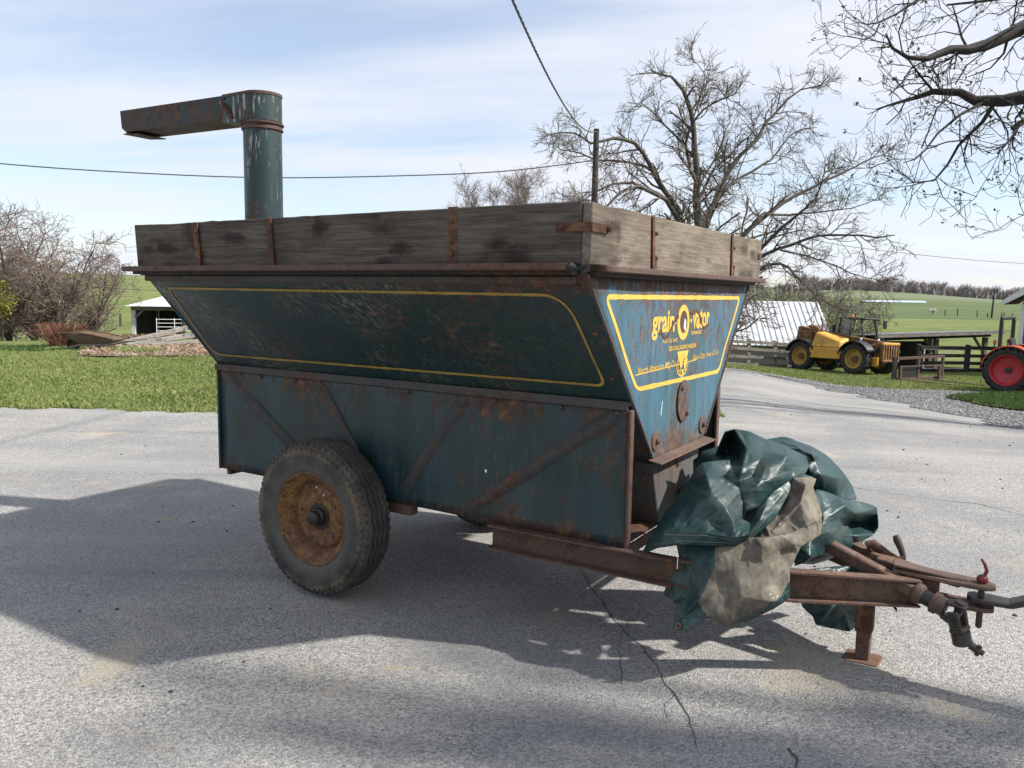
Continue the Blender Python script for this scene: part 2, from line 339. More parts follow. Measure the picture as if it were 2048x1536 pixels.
# ---------------------------------------------------------------- the grain wagon
TH, OX, OY = .5633, .7452, 3.4791
wagon = empty('grain_wagon', (OX, OY, 0), -TH, 'rusty blue and green self-unloading grain wagon with plank sideboards and discharge spout', 'grain wagon')
WT, ZT_, WS, ZS, ZB, L = .956, 1.514, .542, 1.036, .456, 2.44
def sl(z): return WS + (z - ZS)*(WT - WS)/(ZT_ - ZS)       # half width of the V at height z
def dent(x, z, a=.004): return a*(mnoise.noise(Vector((x*2.1, z*3.3, 1.7))) + .5*mnoise.noise(Vector((x*5, z*7, 4.))))
def panel(name, fn, us, vs_, mat, parent, thick=.004):     # sheet metal: a grid with dents, then a thin back
    nu, nv = len(us), len(vs_); V = [fn(u, v) for u in us for v in vs_]
    F = [(i*nv + j, (i+1)*nv + j, (i+1)*nv + j + 1, i*nv + j + 1) for i in range(nu-1) for j in range(nv-1)]
    mb = MB().add(V, F); o = mb.build(name, mat, parent, smooth=True)
    md = o.modifiers.new('thickness', 'SOLIDIFY'); md.thickness = thick; md.offset = 0
    return o
LS = np.linspace
for s in (-1, 1):
    panel('hopper_side', lambda x, z: (x, s*(sl(z) + dent(x + 3*s, z, .005)), z), LS(-L - .0065, .0055, 36), LS(ZS - .034, ZT_, 14), M['hopper'], wagon)
    panel('hopper_slope', lambda x, z: (x, s*sl(z), z), LS(-L - .006, .005, 4), LS(.752, ZS - .028, 5), M['interior'], wagon)
    panel('skirt', lambda x, z: (x, s*(WS + dent(x + 9*s, z, .006)), z), LS(-L + .006, -.006, 40), LS(ZB, ZS - .012, 14), M['skirt'], wagon)
    # the ledge where hopper meets skirt
    mb = MB(); mb.box(-L - .02, .004, s*WS - .012, s*WS + .012, ZS - .012, ZS + .002); mb.box(-L - .02, -.002, s*(WS + .013), s*(WS + .017), ZS - .03, ZS + .004)
    mb.build('ledge_flange', M['flange'], wagon)
    for x in (-2.1, -1.84, -1.66, -1.1, -.62, -.3, -.05):
        MB().lathe([(.011, 0), (.011, .006), (.006, .009)], (x, s*(WS + .005), ZS - .045), (0, s, 0), 6).build('bolt', M['bolt'], wagon)
    ribs = [((-2.40, .995), (-1.80, .60)), ((-1.67, .985), (-1.37, .58)), ((-.78, .985), (-1.12, .53)), ((-.07, .972), (-.755, .495))]
    for (a, b) in ribs:
        p, q_ = Vector((a[0], 0, a[1])), Vector((b[0], 0, b[1])); d = (q_ - p).normalized(); w = Vector((-d.z, 0, d.x)); vs2 = []; prof = [(-.030, .001), (-.021, .010), (-.008, .019), (.008, .019), (.021, .010), (.030, .001)]
        for c, k in ((p - d*.015, .12), (p + d*.02, 1), (q_ - d*.02, 1), (q_ + d*.015, .12)):
            for (o_, hh) in prof: vs2.append(c + w*o_ + Vector((0, s*(WS + .003 + hh*k), 0)))
        n = len(prof); fs = [(i*n + j, i*n + j + 1, (i+1)*n + j + 1, (i+1)*n + j) for i in range(3) for j in range(n-1)]
        MB().add(vs2, fs).build('skirt_rib', M['rib'], wagon, smooth=True)
    # skirt front post, a bent edge
    mb = MB(); mb.box(-.004, .010, s*WS - .028*(s > 0) - .006*(s < 0), s*WS + .006*(s > 0) + .028*(s < 0), ZB - .004, ZS - .03); mb.build('skirt_post', M['rail'], wagon, bevel=.003)
    MB().box(-L - .010, -L + .004, s*WS - .015, s*WS + .015, ZB, ZS - .03).build('skirt_post', M['skirt'], wagon, bevel=.002)
    for k, z in enumerate(LS(-1.20, -.80, 9)):
        MB().lathe([(.006, 0), (.006, .003)], (z, s*(WS + .0068), ZB + .022), (0, s, 0), 8).build('bolt_hole', M['interior'], wagon)
    # white scuff on the near skirt
    if s < 0:
        for (x, z, w, h, a) in ((-.915, .79, .010, .040, .6), (-1.995, .74, .004, .012, 0), (-.66, .68, .010, .012, 0)):
            d = Vector((math.sin(a), 0, math.cos(a))); MB().bar(Vector((x, -WS - .0095, z)) - d*h/2, Vector((x, -WS - .0095, z)) + d*h/2, w, .002, (0, 1, 0)).build('paint_fleck', M['white_spot'], wagon)
# end panels of the V
def vpoly(x, z0=.77):
    return [(x, -sl(ZT_), ZT_), (x, -sl(z0), z0), (x, sl(z0), z0), (x, sl(ZT_), ZT_)]
def endpanel(name, x0, mat, sgn):
    zs_ = LS(.755, ZT_, 22); fr = LS(-1, 1, 30); V = []; 
    for z in zs_:
        for f_ in fr:
            y = f_*(sl(z) + .004); V.append((x0 + sgn*dent(y + 5, z, .004), y, z))
    n = len(fr); F = [(i*n + j, i*n + j + 1, (i+1)*n + j + 1, (i+1)*n + j) for i in range(len(zs_)-1) for j in range(n-1)]
    o = MB().add(V, F).build(name, mat, wagon, smooth=True); md = o.modifiers.new('thickness', 'SOLIDIFY'); md.thickness = .004; md.offset = 0
    return o
endpanel('front_panel', .006, M['front'], 1); endpanel('rear_panel', -L - .006, M['front'], -1)
for s in (-1, 1):   # the folded edge strip of the front panel
    a, b = Vector((.004, s*(sl(ZT_) - .002), ZT_)), Vector((.004, s*(sl(.79) - .002), .79))
    MB().bar(a, b, .022, .006, (0, s*.75, -.65)).build('edge_flange', M['rail'], wagon)
    for z in (1.475, 1.31, 1.135):
        MB().lathe([(.010, 0), (.010, .006), (.005, .008)], (-.035, s*(sl(z) + .006), z), (0, s*.76, -.65), 6).build('bolt', M['bolt'], wagon)
# trough under the V, with ledge
tro = MB(); tr = [(-.30, .765), (-.195, .47), (.195, .47), (.30, .765)]
tro.prism([(.0, y, z) for y, z in tr], (-L, 0, 0)); tro.build('auger_trough', rusty('trough_paint', (.10, .085, .07), (.07, .085, .09), .55, .75, 1), wagon, bevel=.004)
lg = MB(); lg.hexa([(.002, -.345, .772), (.062, -.345, .762), (.062, .345, .762), (.002, .345, .772), (.002, -.345, .778), (.062, -.345, .768), (.062, .345, .768), (.002, .345, .778)])
lg.build('ledge', M['rust_lit'], wagon, bevel=.002)
pl = MB(); n = 40; pl.prism([(.010, .012 + .072*math.cos(2*math.pi*k/n), .985 + .094*math.sin(2*math.pi*k/n)) for k in range(n)], (.006, 0, 0))
plate = pl.build('access_plate', rusty('rusted_blue_plate', (.03, .085, .13), (.05, .06, .07), .85, .7), wagon, bevel=.002)
for (y, z) in ((-.02, 1.045), (.05, .925)): MB().lathe([(.011, 0), (.011, .007), (.006, .010)], (.016, y, z), (1, 0, 0), 8).build('bolt', M['bolt'], plate)
for y, z, r in ((-.292, .848, .042), (.282, .842, .042)):
    w = MB().lathe([(r, 0), (r, .006)], (.009, y, z), (1, 0, 0), 28).build('washer_plate', M['rust_lit'], wagon, bevel=.002)
    MB().lathe([(.012, 0), (.012, .008), (.007, .014)], (.015, y, z), (1, 0, 0), 8).build('bolt', M['bolt'], w)
MB().lathe([(.011, 0), (.011, .006), (.005, .009)], (.001, .0, .70), (1, 0, 0), 8).build('bolt', M['bolt'], wagon)
MB().box(.0, .085, .02, .16, .50, .585).build('bearing_block', M['rust'], wagon, bevel=.006)
# floor and cross members between the skirts
MB().box(-L + .01, -.012, -WS + .012, WS - .012, ZB + .004, ZB + .014).build('frame_floor', M['rust'], wagon)
MB().box(-.012, .006, -WS + .010, WS - .03, ZB - .038, ZB + .002).build('cross_member', M['rail'], wagon, bevel=.002)
MB().box(-L, -L + .03, -WS + .03, WS - .03, ZB - .04, ZB + .003).build('cross_member', M['rail'], wagon, bevel=.002)
# ---- top rail, gutter and sideboards
for s in (-1, 1):
    MB().box(-L - .08, -.022, s*1.01 - .03, s*1.01 + .03, ZT_ + .012, ZT_ + .036).build('top_rail', M['rail'], wagon, bevel=.004)
    MB().box(-L - .01, -.03, s*(WT - .003) - .012, s*(WT - .003) + .012, ZT_ - .034, ZT_ - .004).build('rail_lip', M['flange'], wagon, bevel=.006)
    MB().box(-L - .05, -.02, s*(WT + .012) - .03, s*(WT + .012) + .03, ZT_ - .002, ZT_ + .0135).build('rail_light_seal', M['interior'], wagon)  # gap filler under the side rail, widened to stop sunlight leaking through
    b = MB(); z0, z1 = ZT_ + .0345, 1.748; yo = s*1.008; n = 46
    for i in range(n + 1):                  # worn top edge, slightly bowed plank
        x = -L + (L + .0140)*i/n; e = .004*mnoise.noise(Vector((x*4, s, 0))) + .003*mnoise.noise(Vector((x*17, s, 3)))
        lean = -.012*(1 - i/n)*0; bow = .004*math.sin(x*1.9)
        cut = .004*max(0, 1 - i/1.2)
        b.v += [(x + (.004 if i == 0 else 0), yo + bow, z0), (x - cut, yo + bow + s*.006, z1 + e), (x - cut, yo + bow - s*.032, z1 + e - .002), (x, yo + bow - s*.038, z0)]
    b.f += [(4*i + k, 4*i + (k+1) % 4, 4*i + 4 + (k+1) % 4, 4*i + 4 + k) for i in range(n) for k in range(4)] + [(0, 1, 2, 3), (4*n, 4*n + 1, 4*n + 2, 4*n + 3)]
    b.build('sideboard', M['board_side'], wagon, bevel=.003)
    for x, w in ((-1.955, .030), (-1.465, .030), (-.502, .040)):
        st = MB().box(x - w/2, x + w/2, yo + s*.005 - .004, yo + s*.005 + .008*1, z0 - .003, z1 - .012 if w < .04 else z1 + .004)
        if w < .04: st = MB().hexa([(x + .018 - w/2, yo + s*.014 - .004, z0), (x + .018 + w/2, yo + s*.014 - .004, z0), (x + .018 + w/2, yo + s*.014 + .004, z0), (x + .018 - w/2, yo + s*.014 + .004, z0),
                                    (x - w/2, yo + s*.014 - .004, z1 - .002), (x + w/2, yo + s*.014 - .004, z1 - .002), (x + w/2, yo + s*.014 + .004, z1 - .002), (x - w/2, yo + s*.014 + .004, z1 - .002)])
        so = st.build('stake_strap', M['rust'], wagon, bevel=.001)
        for z in (1.63, 1.70, 1.585)[:2 if w < .04 else 3]:
            MB().lathe([(.009, 0), (.009, .006), (.005, .009)], (x + (.008 if w < .04 else 0), yo + s*.0155, z), (0, s, 0), 8).build('bolt', M['bolt'], so)
MB().box(-.024, .004, -1.045, -.94, ZT_ + .012, ZT_ + .037).build('rail_corner', M['skirt'], wagon, bevel=.01)
MB().box(-.024, .004, .94, 1.045, ZT_ + .012, ZT_ + .037).build('rail_corner', M['skirt'], wagon, bevel=.01)
for x0, x1, y0, y1, nm in ((.006, .070, -.925, 1.06, 'front'), (-L - .075, -L + .002, -.985, .985, 'rear')):
    MB().box(x0, x1, y0, y1, ZT_ + .008, ZT_ + .032).build('top_rail', M['rail'], wagon, bevel=.004)
MB().box(-.003, .040, -.93, .965, ZT_ - .006, ZT_ + .010).build('rail_light_seal', M['interior'], wagon); MB().box(-L - .045, -L + .003, -.96, .96, ZT_ - .006, ZT_ + .010).build('rail_light_seal', M['interior'], wagon)  # strips added under the end rails to block leaking sunlight
def endboard(x0, x1, y0, y1, mat):
    b = MB(); n = 34; z0, z1 = ZT_ + .0305, 1.746
    for i in range(n + 1):
        y = y0 + (y1 - y0)*i/n; e = .004*mnoise.noise(Vector((y*5, 7, x0))) + .003*mnoise.noise(Vector((y*15, 2, x0)))
        b.v += [(x0, y, z0), (x1, y, z0), (x1 + .004, y, z1 + e - .002), (x0 + .004, y, z1 + e)]
    b.f += [(4*i + k, 4*i + (k+1) % 4, 4*i + 4 + (k+1) % 4, 4*i + 4 + k) for i in range(n) for k in range(4)] + [(0, 1, 2, 3), (4*n, 4*n + 1, 4*n + 2, 4*n + 3)]
    return b.build('endboard', mat, wagon, bevel=.003)
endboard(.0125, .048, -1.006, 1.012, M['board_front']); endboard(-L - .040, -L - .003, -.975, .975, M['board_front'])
for y in (-.50, .484):
    so = MB().bar((.055, y + .012, ZT_ + .03), (.056, y - .010, 1.742), .006, .022, (0, 1, 0)).build('stake_strap', M['rust'], wagon, bevel=.001)
    for dy, z in ((.025, 1.68), (.03, 1.59)): MB().lathe([(.008, 0), (.008, .008), (.005, .014)], (.049, y + dy, z), (1, 0, 0), 8).build('bolt', M['bolt'], so)
    MB().box(.049, .058, y + .022, y + .040, ZT_ + .033, ZT_ + .085).build('strap_foot', M['rust'], so, bevel=.001)
cb = MB(); cb.box(-.078, .058, -1.018, -1.012, 1.652, 1.680); cb.box(.050, .058, -1.0115, -.895, 1.650, 1.679); o = cb.build('corner_bracket', M['rust'], wagon)
for p, d in (((-.05, -1.018, 1.667), (0, -1, 0)), ((.058, -.905, 1.665), (1, 0, 0))): MB().lathe([(.010, 0), (.010, .007), (.006, .016)], p, d, 8).build('bolt', M['bolt'], o)
MB().box(.050, .057, .955, 1.0, 1.652, 1.676).build('corner_bracket', M['rust'], wagon)
# ---- yellow pinstripe frames (paint film as thin ribbons)
def rounded(poly, rads, n=7):
    out_ = []
    m = len(poly)
    for i in range(m):
        p, a, b = Vector(poly[i]), Vector(poly[i-1]), Vector(poly[(i+1) % m]); da, db = (a - p).normalized(), (b - p).normalized(); r = rads[i]
        p0, p1 = p + da*r, p + db*r
        for k in range(n + 1):
            t_ = k/n; out_.append(p0*(1-t_)**2 + p*2*t_*(1-t_) + p1*t_*t_)
    return out_
def ribbon(name, pts2, w, to3, mat, parent, closed=True, worn=.0, dz=.0012):
    m = len(pts2); V = []; F = []
    # resample so that the ribbon can wear thin along its length
    pp = []
    for i in range(m if closed else m-1):
        a, b = pts2[i], pts2[(i+1) % m]; k = max(1, int((b - a).length/.02))
        pp += [a + (b - a)*(j/k) for j in range(k)]
    if not closed: pp.append(pts2[-1])
    m = len(pp)
    for i in range(m):
        a = pp[i-1] if closed or i else pp[0]; b = pp[(i+1) % m] if closed or i < m-1 else pp[-1]
        d = (b - a).normalized(); nn = Vector((-d.y, d.x)); ww = w*(1 + worn*mnoise.noise(Vector((pp[i].x*19, pp[i].y*19, 3))))
        V += [to3(pp[i] + nn*ww/2), to3(pp[i] - nn*ww/2)]
    F = [(2*i, 2*i + 1, (2*i + 3) % (2*m), (2*i + 2) % (2*m)) for i in range(m if closed else m-1)]
    return MB().add(V, F).build(name, mat, parent, recalc=False)
fx = 0.
def FX(y, z, e=0.): return .006 + dent(y + 5, z, .004) + .0034 + e
def F3(p): return (FX(p.x, p.y), p.x, p.y)
ribbon('pinstripe', rounded([(-.805, 1.440), (.797, 1.441), (.503, 1.079), (-.503, 1.083)], [.035, .035, .04, .04]), .018, F3, M['stripe'], wagon, worn=.25)
for s in (-1, 1):
    def S3(p, s=s):
        nrm = Vector((0, s*.76, -.65)); q_ = Vector((p.x, s*(sl(p.y) + dent(p.x + 3*s, p.y, .005)), p.y)) + nrm*.0045; return q_
    ribbon('pinstripe', rounded([(-2.35, 1.449), (-.10, 1.446), (-.075, 1.103), (-2.42, 1.098)], [.03, .10, .04, .09]), .0105, S3, M['stripe_dull'], wagon, worn=.3)
# ---- lettering on the front panel
def lettering(txt, y, z, w, h, mat, shear=0., bold=0., rot=0., name='lettering', x=None):
    cu = bpy.data.curves.new('lettering', 'FONT'); cu.body = txt; cu.size = 1; cu.shear = shear; cu.offset = bold; cu.resolution_u = 3; cu.align_x = 'CENTER'; cu.align_y = 'CENTER'
    ob = bpy.data.objects.new('lettering', cu); me = bpy.data.meshes.new_from_object(ob); bpy.data.objects.remove(ob)
    co = np.array([v_.co for v_ in me.vertices]); lo, hi = co.min(0), co.max(0)
    for v_ in me.vertices:
        a = (v_.co.x - (lo[0] + hi[0])/2)/(hi[0] - lo[0])*w; b = (v_.co.y - (lo[1] + hi[1])/2)/(hi[1] - lo[1])*h
        c, s_ = math.cos(rot), math.sin(rot); yy_, zz_ = y + a*c - b*s_, z + a*s_ + b*c; v_.co = (FX(yy_, zz_), yy_, zz_)
    me.materials.append(mat); return link(name, me, wagon)
Yl = M['stripe']
lettering('grain', -.252, 1.327, .245, .120, Yl, 0, .03); lettering('-', -.122, 1.335, .022, .014, Yl, 0, .02)
lettering('-', .078, 1.338, .022, .014, Yl, 0, .02); lettering('vator', .215, 1.346, .235, .092, Yl, 0, .03)
def oval(cy, cz, a, b, n=48): return [Vector((cy + a*math.cos(2*math.pi*k/n), cz + b*math.sin(2*math.pi*k/n))) for k in range(n)]
o = ribbon('letter_ring', oval(-.022, 1.333, .060, .062), .030, F3, Yl, wagon, worn=.1)
scar = mottled('rust_scar', (.05, .022, .016), (.10, .05, .035), 30, .9, .2)
V = [F3(p) for p in oval(-.020, 1.335, .047, .049)]; MB().add([(FX(a[1], a[2], .0006), a[1], a[2]) for a in V], [tuple(range(len(V)))]).build('rust_patch', scar, wagon, recalc=False)
V = oval(-.006, 1.322, .013, .026, 16); MB().add([(FX(p.x, p.y, .0014), p.x + .003*math.sin(9*p.y*20), p.y) for p in V], [tuple(range(len(V)))]).build('paint_fleck', M['white_spot'], wagon, recalc=False)
def scarline(pts, w): ribbon('rust_scar', [Vector(p) for p in pts], w, lambda p: (FX(p.x, p.y, .0010), p.x, p.y), scar, wagon, closed=False, worn=1.2)
scarline([(-.30, 1.30), (-.27, 1.296), (-.235, 1.272), (-.20, 1.28), (-.16, 1.318), (-.125, 1.345), (-.085, 1.362)], .016)
scarline([(.06, 1.372), (.10, 1.37), (.14, 1.383), (.18, 1.37), (.215, 1.325), (.25, 1.303), (.30, 1.308), (.325, 1.32)], .016)
lettering('REG. U.S. PAT.', -.170, 1.259, .165, .016, Yl, 0, .02); lettering('TRADE MARK REG.', .150, 1.283, .145, .016, Yl, 0, .02)
lettering('SELF-UNLOADING WAGON', -.015, 1.225, .34, .020, Yl, .25, .02)
lettering('North American Mfg Co', -.300, 1.153, .40, .036, Yl, .35, .005, .016); lettering('Sioux City, Iowa. U.S.A.', .300, 1.170, .38, .032, Yl, .35, .005, .02)
ribbon('lettering_rule', [Vector((-.52, 1.140)), Vector((-.11, 1.150))], .004, F3, Yl, wagon, False); ribbon('lettering_rule', [Vector((-.11, 1.150)), Vector((.17, 1.158))], .004, F3, Yl, wagon, False)
MB().add([(FX(a, b), a, b) for a, b in ((-.085, 1.208), (.055, 1.208), (.035, 1.172), (-.065, 1.172))], [(0, 1, 2, 3)]).build('emblem_funnel', Yl, wagon, recalc=False)
ribbon('emblem_globe', oval(-.014, 1.145, .066, .047), .006, F3, Yl, wagon)
for k in (.35, .7): ribbon('emblem_meridian', oval(-.014, 1.145, .066*k, .046), .004, lambda p: (FX(p.x, p.y, .0004), p.x, p.y), Yl, wagon)
for z in (1.123, 1.167): 
    hw = .066*math.sqrt(max(0, 1 - ((z - 1.145)/.047)**2)); ribbon('emblem_parallel', [Vector((-.014 - hw, z)), Vector((-.014 + hw, z))], .004, lambda p: (FX(p.x, p.y, .0008), p.x, p.y), Yl, wagon, False)
for pts in ([(-.055, 1.172), (-.02, 1.178), (-.012, 1.15), (-.035, 1.128), (-.05, 1.15)], [(.0, 1.165), (.03, 1.17), (.038, 1.145), (.015, 1.125), (.0, 1.14)], [(-.02, 1.125), (.0, 1.118), (-.005, 1.102), (-.018, 1.105)]):
    MB().add([(FX(y, z, .0011), y, z) for y, z in pts], [tuple(range(len(pts)))]).build('emblem_land', Yl, wagon, recalc=False)
MB().add([(FX(a, b), a, b) for a, b in ((-.022, 1.098), (-.006, 1.098), (-.014, 1.080))], [(0, 1, 2)]).build('emblem_point', Yl, wagon, recalc=False)
for (y, z) in ((-.235, .98),): MB().bar((FX(y, z), y - .004, z - .03), (FX(y, z), y + .006, z + .03), .002, .004, (0, 1, 0)).build('paint_fleck', M['white_spot'], wagon)
# ---- discharge auger and spout at the rear
px_, py_ = -2.69, .0
MB().lathe([(.112, .35), (.112, .36), (.1125, 2.40), (.112, 2.42)], (px_, py_, 0), (0, 0, 1), 48).build('auger_tube', M['pipe'], wagon, smooth=True)
MB().lathe([(.114, 2.392), (.122, 2.396), (.122, 2.404), (.116, 2.408), (.116, 2.425), (.126, 2.427), (.126, 2.436), (.116, 2.44)], (px_, py_, 0), (0, 0, 1), 48).build('swivel_ring', M['rail'], wagon, smooth=True)
hd = MB(); n = 22; base_ = [(px_ + .116*math.cos(a), py_ + .116*math.sin(a)) for a in LS(-math.pi/2, math.pi/2, n)] + [(-2.90, .116), (-2.90, -.116)]
hd.prism([(x, y, 2.441) for x, y in base_], (0, 0, .165)); head = hd.build('spout_head', M['pipe'], wagon, bevel=.003)
hb = MB(); hb.prism([(px_ + (x - px_)*1.03, y*1.03, 2.592) for x, y in base_], (0, 0, .016)); hb.build('head_band', M['rail'], head)
cpoly = [(-2.880, 2.466), (-3.915, 2.486), (-3.955, 2.512), (-3.968, 2.626), (-2.880, 2.603)]; cm = MB()
for s in (-1, 1): cm.prism([(x, s*.110 - .003, z) for x, z in cpoly], (0, .006, 0))
for (x0, z0), (x1, z1) in ((cpoly[0], cpoly[1]), (cpoly[3], cpoly[4])):
    up = .0045 if z0 < 2.55 else -.0045
    cm.hexa([(x0, -.1085, z0), (x1, -.1085, z1), (x1, .1085, z1), (x0, .1085, z0), (x0, -.1085, z0 + up), (x1, -.1085, z1 + up), (x1, .1085, z1 + up), (x0, .1085, z0 + up)])
ch = cm.build('spout_chute', M['spout'], wagon)
MB().bar((-3.96, 0, 2.476), (-3.78, 0, 2.462), .20, .006).build('chute_flap', M['spout'], ch); MB().bar((-3.93, 0, 2.484), (-3.90, 0, 2.476), .20, .012).build('chute_hinge', M['rust'], ch)
MB().bar((-2.90, -.112, 2.56), (-2.80, -.118, 2.46), .006, .07, (0, 1, 0)).build('brace_plate', M['rust'], ch)
MB().lathe([(.009, 0), (.009, .012)], (-2.89, -.112, 2.585), (0, -1, 0), 8).build('bolt', M['bolt'], ch); MB().box(-L - .2, -L - .008, -.09, .09, .62, .80).build('auger_housing', M['rust'], wagon)
# ---- axle, wheels
MB().box(-1.56, -1.46, -.60, .60, .31, .43).build('axle', M['rust'], wagon, bevel=.006)
for s in (-1, 1): MB().box(-1.30, -1.10, s*.50 - .03, s*.50 + .03, .40, ZB - .001).build('axle_bracket', M['rust_lit'], wagon, bevel=.004)
rub = NT('worn_tyre_rubber'); _v = rub.co('Object'); _n = rub.noise(_v, 7, 7, .65); _f = rub.noise(_v, 60, 4, .6)
_c = rub.ramp(rub.math('ADD', rub.math('MULTIPLY', _n, .7), rub.math('MULTIPLY', _f, .3)), [(.33, (.026, .025, .025)), (.5, (.058, .055, .050)), (.66, (.105, .095, .082))])
rub.bump(_f, .25, .002); _s3 = rub.n('ShaderNodeSeparateXYZ'); rub.t.links.new(_v, _s3.inputs[0]); _rad = rub.math('SQRT', rub.math('ADD', rub.math('POWER', _s3.outputs[0], 2.), rub.math('POWER', _s3.outputs[2], 2.)))
_band = rub.math('MULTIPLY', rub.step(rub.math('ABSOLUTE', rub.math('SUBTRACT', _rad, .327)), .006, .022, 1., 0.), rub.step(rub.noise(_v, 6, 6, .65), .40, .58))     # ring of dried mud on the shoulder
_c = rub.mix(rub.math('MULTIPLY', rub.step(_rad, .225, .30, 1., 0.), .55), _c, (.125, .120, .110))
M['tyre'] = rub.done(rub.mix(rub.math('MULTIPLY', _band, .8), _c, (.14, .105, .068)), .88, 0, .3)
M['rim'] = rusty('rusty_yellow_rim', (.24, .145, .035), (.20, .10, .035), .80, .75, fine=24, tones=((.035, .019, .013), (.115, .052, .028), (.23, .115, .06)))
def tyre_mesh(Rt, rb, W, na=300, lug=None):
    """a tyre about the y axis: outer side at -y; zigzag rib tread or chevron lugs"""
    hw = W/2; prof = []
    ctrl = [(rb, -hw*.70), (rb + .012, -hw*.84), (rb + (Rt-rb)*.35, -hw*.985), (rb + (Rt-rb)*.55, -hw), (rb + (Rt-rb)*.78, -hw*.96), (Rt - .030*Rt/.37, -hw*.86)]
    side = []
    for (a, b) in zip(ctrl[:-1], ctrl[1:]): side += [(a[0] + (b[0]-a[0])*k/3, a[1] + (b[1]-a[1])*k/3) for k in range(3)]
    side.append(ctrl[-1]); tw = hw*.80
    tread = [(Rt - .012*Rt/.37*(abs(t_)**4), t_*tw) for t_ in LS(-1, 1, 61)]
    prof = side + tread + [(r, -y) for r, y in side[::-1]]; m = len(prof); P = np.array(prof); A = LS(0, 2*np.pi, na, endpoint=False)
    RR = np.repeat(P[None, :, 0], na, 0); YY = np.repeat(P[None, :, 1], na, 0); AA = np.repeat(A[:, None], m, 1)
    k0, k1 = len(side), len(side) + len(tread)
    istr = np.zeros(m, bool); istr[k0:k1] = True
    if lug is None:
        zz = .0055*np.abs(((AA*26/np.pi) % 2) - 1)*2 - .0055
        for gy in (-.58, -.20, .20, .58):
            g = np.abs(YY - gy*tw - zz) < .0052; RR = RR - np.where(g & istr, .017, 0)
        sh = ((np.abs(YY) > tw*.80) & ((AA*60/np.pi) % 2 < .6)); RR = RR - np.where(sh & (istr | (P[None, :, 0] > Rt*.90)), .0105, 0)
        RR = RR + np.where((P[None, :, 0] > rb + (Rt-rb)*.60) & (P[None, :, 0] < rb + (Rt-rb)*.70) & ~istr, .0, 0)
    else:
        ph = (AA*lug/(2*np.pi) + np.abs(YY)/tw*.55 + np.where(YY > 0, .5, 0)) % 1
        deep = (ph > .42) & (P[None, :, 0] > Rt*.86); RR = RR - np.where(deep, Rt*.075, 0)
    V = np.stack([RR*np.cos(AA), YY, RR*np.sin(AA)], -1).reshape(-1, 3); I = np.arange(na*m).reshape(na, m); J = np.roll(I, -1, 0)
    F = np.stack([I[:, :-1], I[:, 1:], J[:, 1:], J[:, :-1]], -1).reshape(-1, 4)
    return V, F
def wheel_thing(parent, loc, Rt, rb, W, rimprof, rimmat, s=-1, lug=None, na=300, tyremat=None, hub=None, bolts=0, spin=0.):
    w = bpy.data.objects.new('wheel', None); COL.objects.link(w); w.parent = parent; w.location = loc; w.rotation_euler = (0, spin, 0 if s < 0 else math.pi); w.empty_display_size = .1
    V, F = tyre_mesh(Rt, rb, W, na, lug); ty = np_mesh('tyre', V, F, tyremat or M['tyre'], w, True); ty.data.set_sharp_from_angle(angle=R(35))
    rim = MB().lathe(rimprof, (0, 0, 0), (0, 1, 0), 56, cap=False).build('rim', rimmat, w, smooth=True)
    if hub: hub(w)
    for k in range(bolts):
        a = 2*math.pi*k/bolts; MB().lathe([(.011*Rt/.37, 0), (.011*Rt/.37, .012*Rt/.37)], (hub.r*math.cos(a), hub.y, hub.r*math.sin(a)), (0, -1, 0), 6).build('bolt', M['bolt'], w)
    return w
rp = [(.222, .075), (.205, .06), (.190, .03), (.186, -.01), (.190, -.045), (.208, -.058), (.222, -.066), (.226, -.078), (.221, -.082), (.214, -.075), (.206, -.060), (.186, -.050), (.176, -.030), (.168, -.005), (.160, -.004), (.150, -.016), (.138, -.022), (.120, -.020), (.085, -.012), (.065, -.018), (.058, -.016), (.0005, -.014)]
def hub1(w):
    MB().lathe([(.044, -.010), (.044, -.036), (.040, -.042), (.036, -.044), (.036, -.060), (.031, -.070), (.018, -.074), (.001, -.075)], (0, 0, 0), (0, 1, 0), 28).build('hub_cap', plain('greasy_hub', (.018, .015, .014), .45), w, smooth=True)
    MB().lathe([(.064, -.0175), (.066, -.021), (.045, -.022)], (0, 0, 0), (0, 1, 0), 26).build('grease_ring', plain('old_grease', (.02, .014, .011), .5), w)
    for k in range(5):
        a = .5 + 2*math.pi*k/5; MB().lathe([(.007, 0), (.007, .002)], (.122*math.cos(a), -.0215, .122*math.sin(a)), (0, -1, 0), 10).build('lug_hole', M['interior'], w)
    MB().tube([(-.150, -.02, -.105), (-.156, -.050, -.108)], [.006, .005], 8).build('valve_stem', plain('valve_rubber', (.10, .11, .10), .5), w)
    MB().add([(.03, -.024, .112), (.036, -.024, .117), (.038, -.024, .110), (.033, -.024, .100)], [(0, 1, 2, 3)]).build('paint_fleck', M['white_spot'], w); MB().add([(-.02, -.0235, .142), (-.008, -.0235, .150), (-.007, -.0235, .145), (-.017, -.0235, .137)], [(0, 1, 2, 3)]).build('paint_fleck', M['white_spot'], w)
for s in (-1, 1): wheel_thing(wagon, (-1.515, s*.685, .371), .372, .219, .198, rp, M['rim'], s, None, 360, hub=hub1)
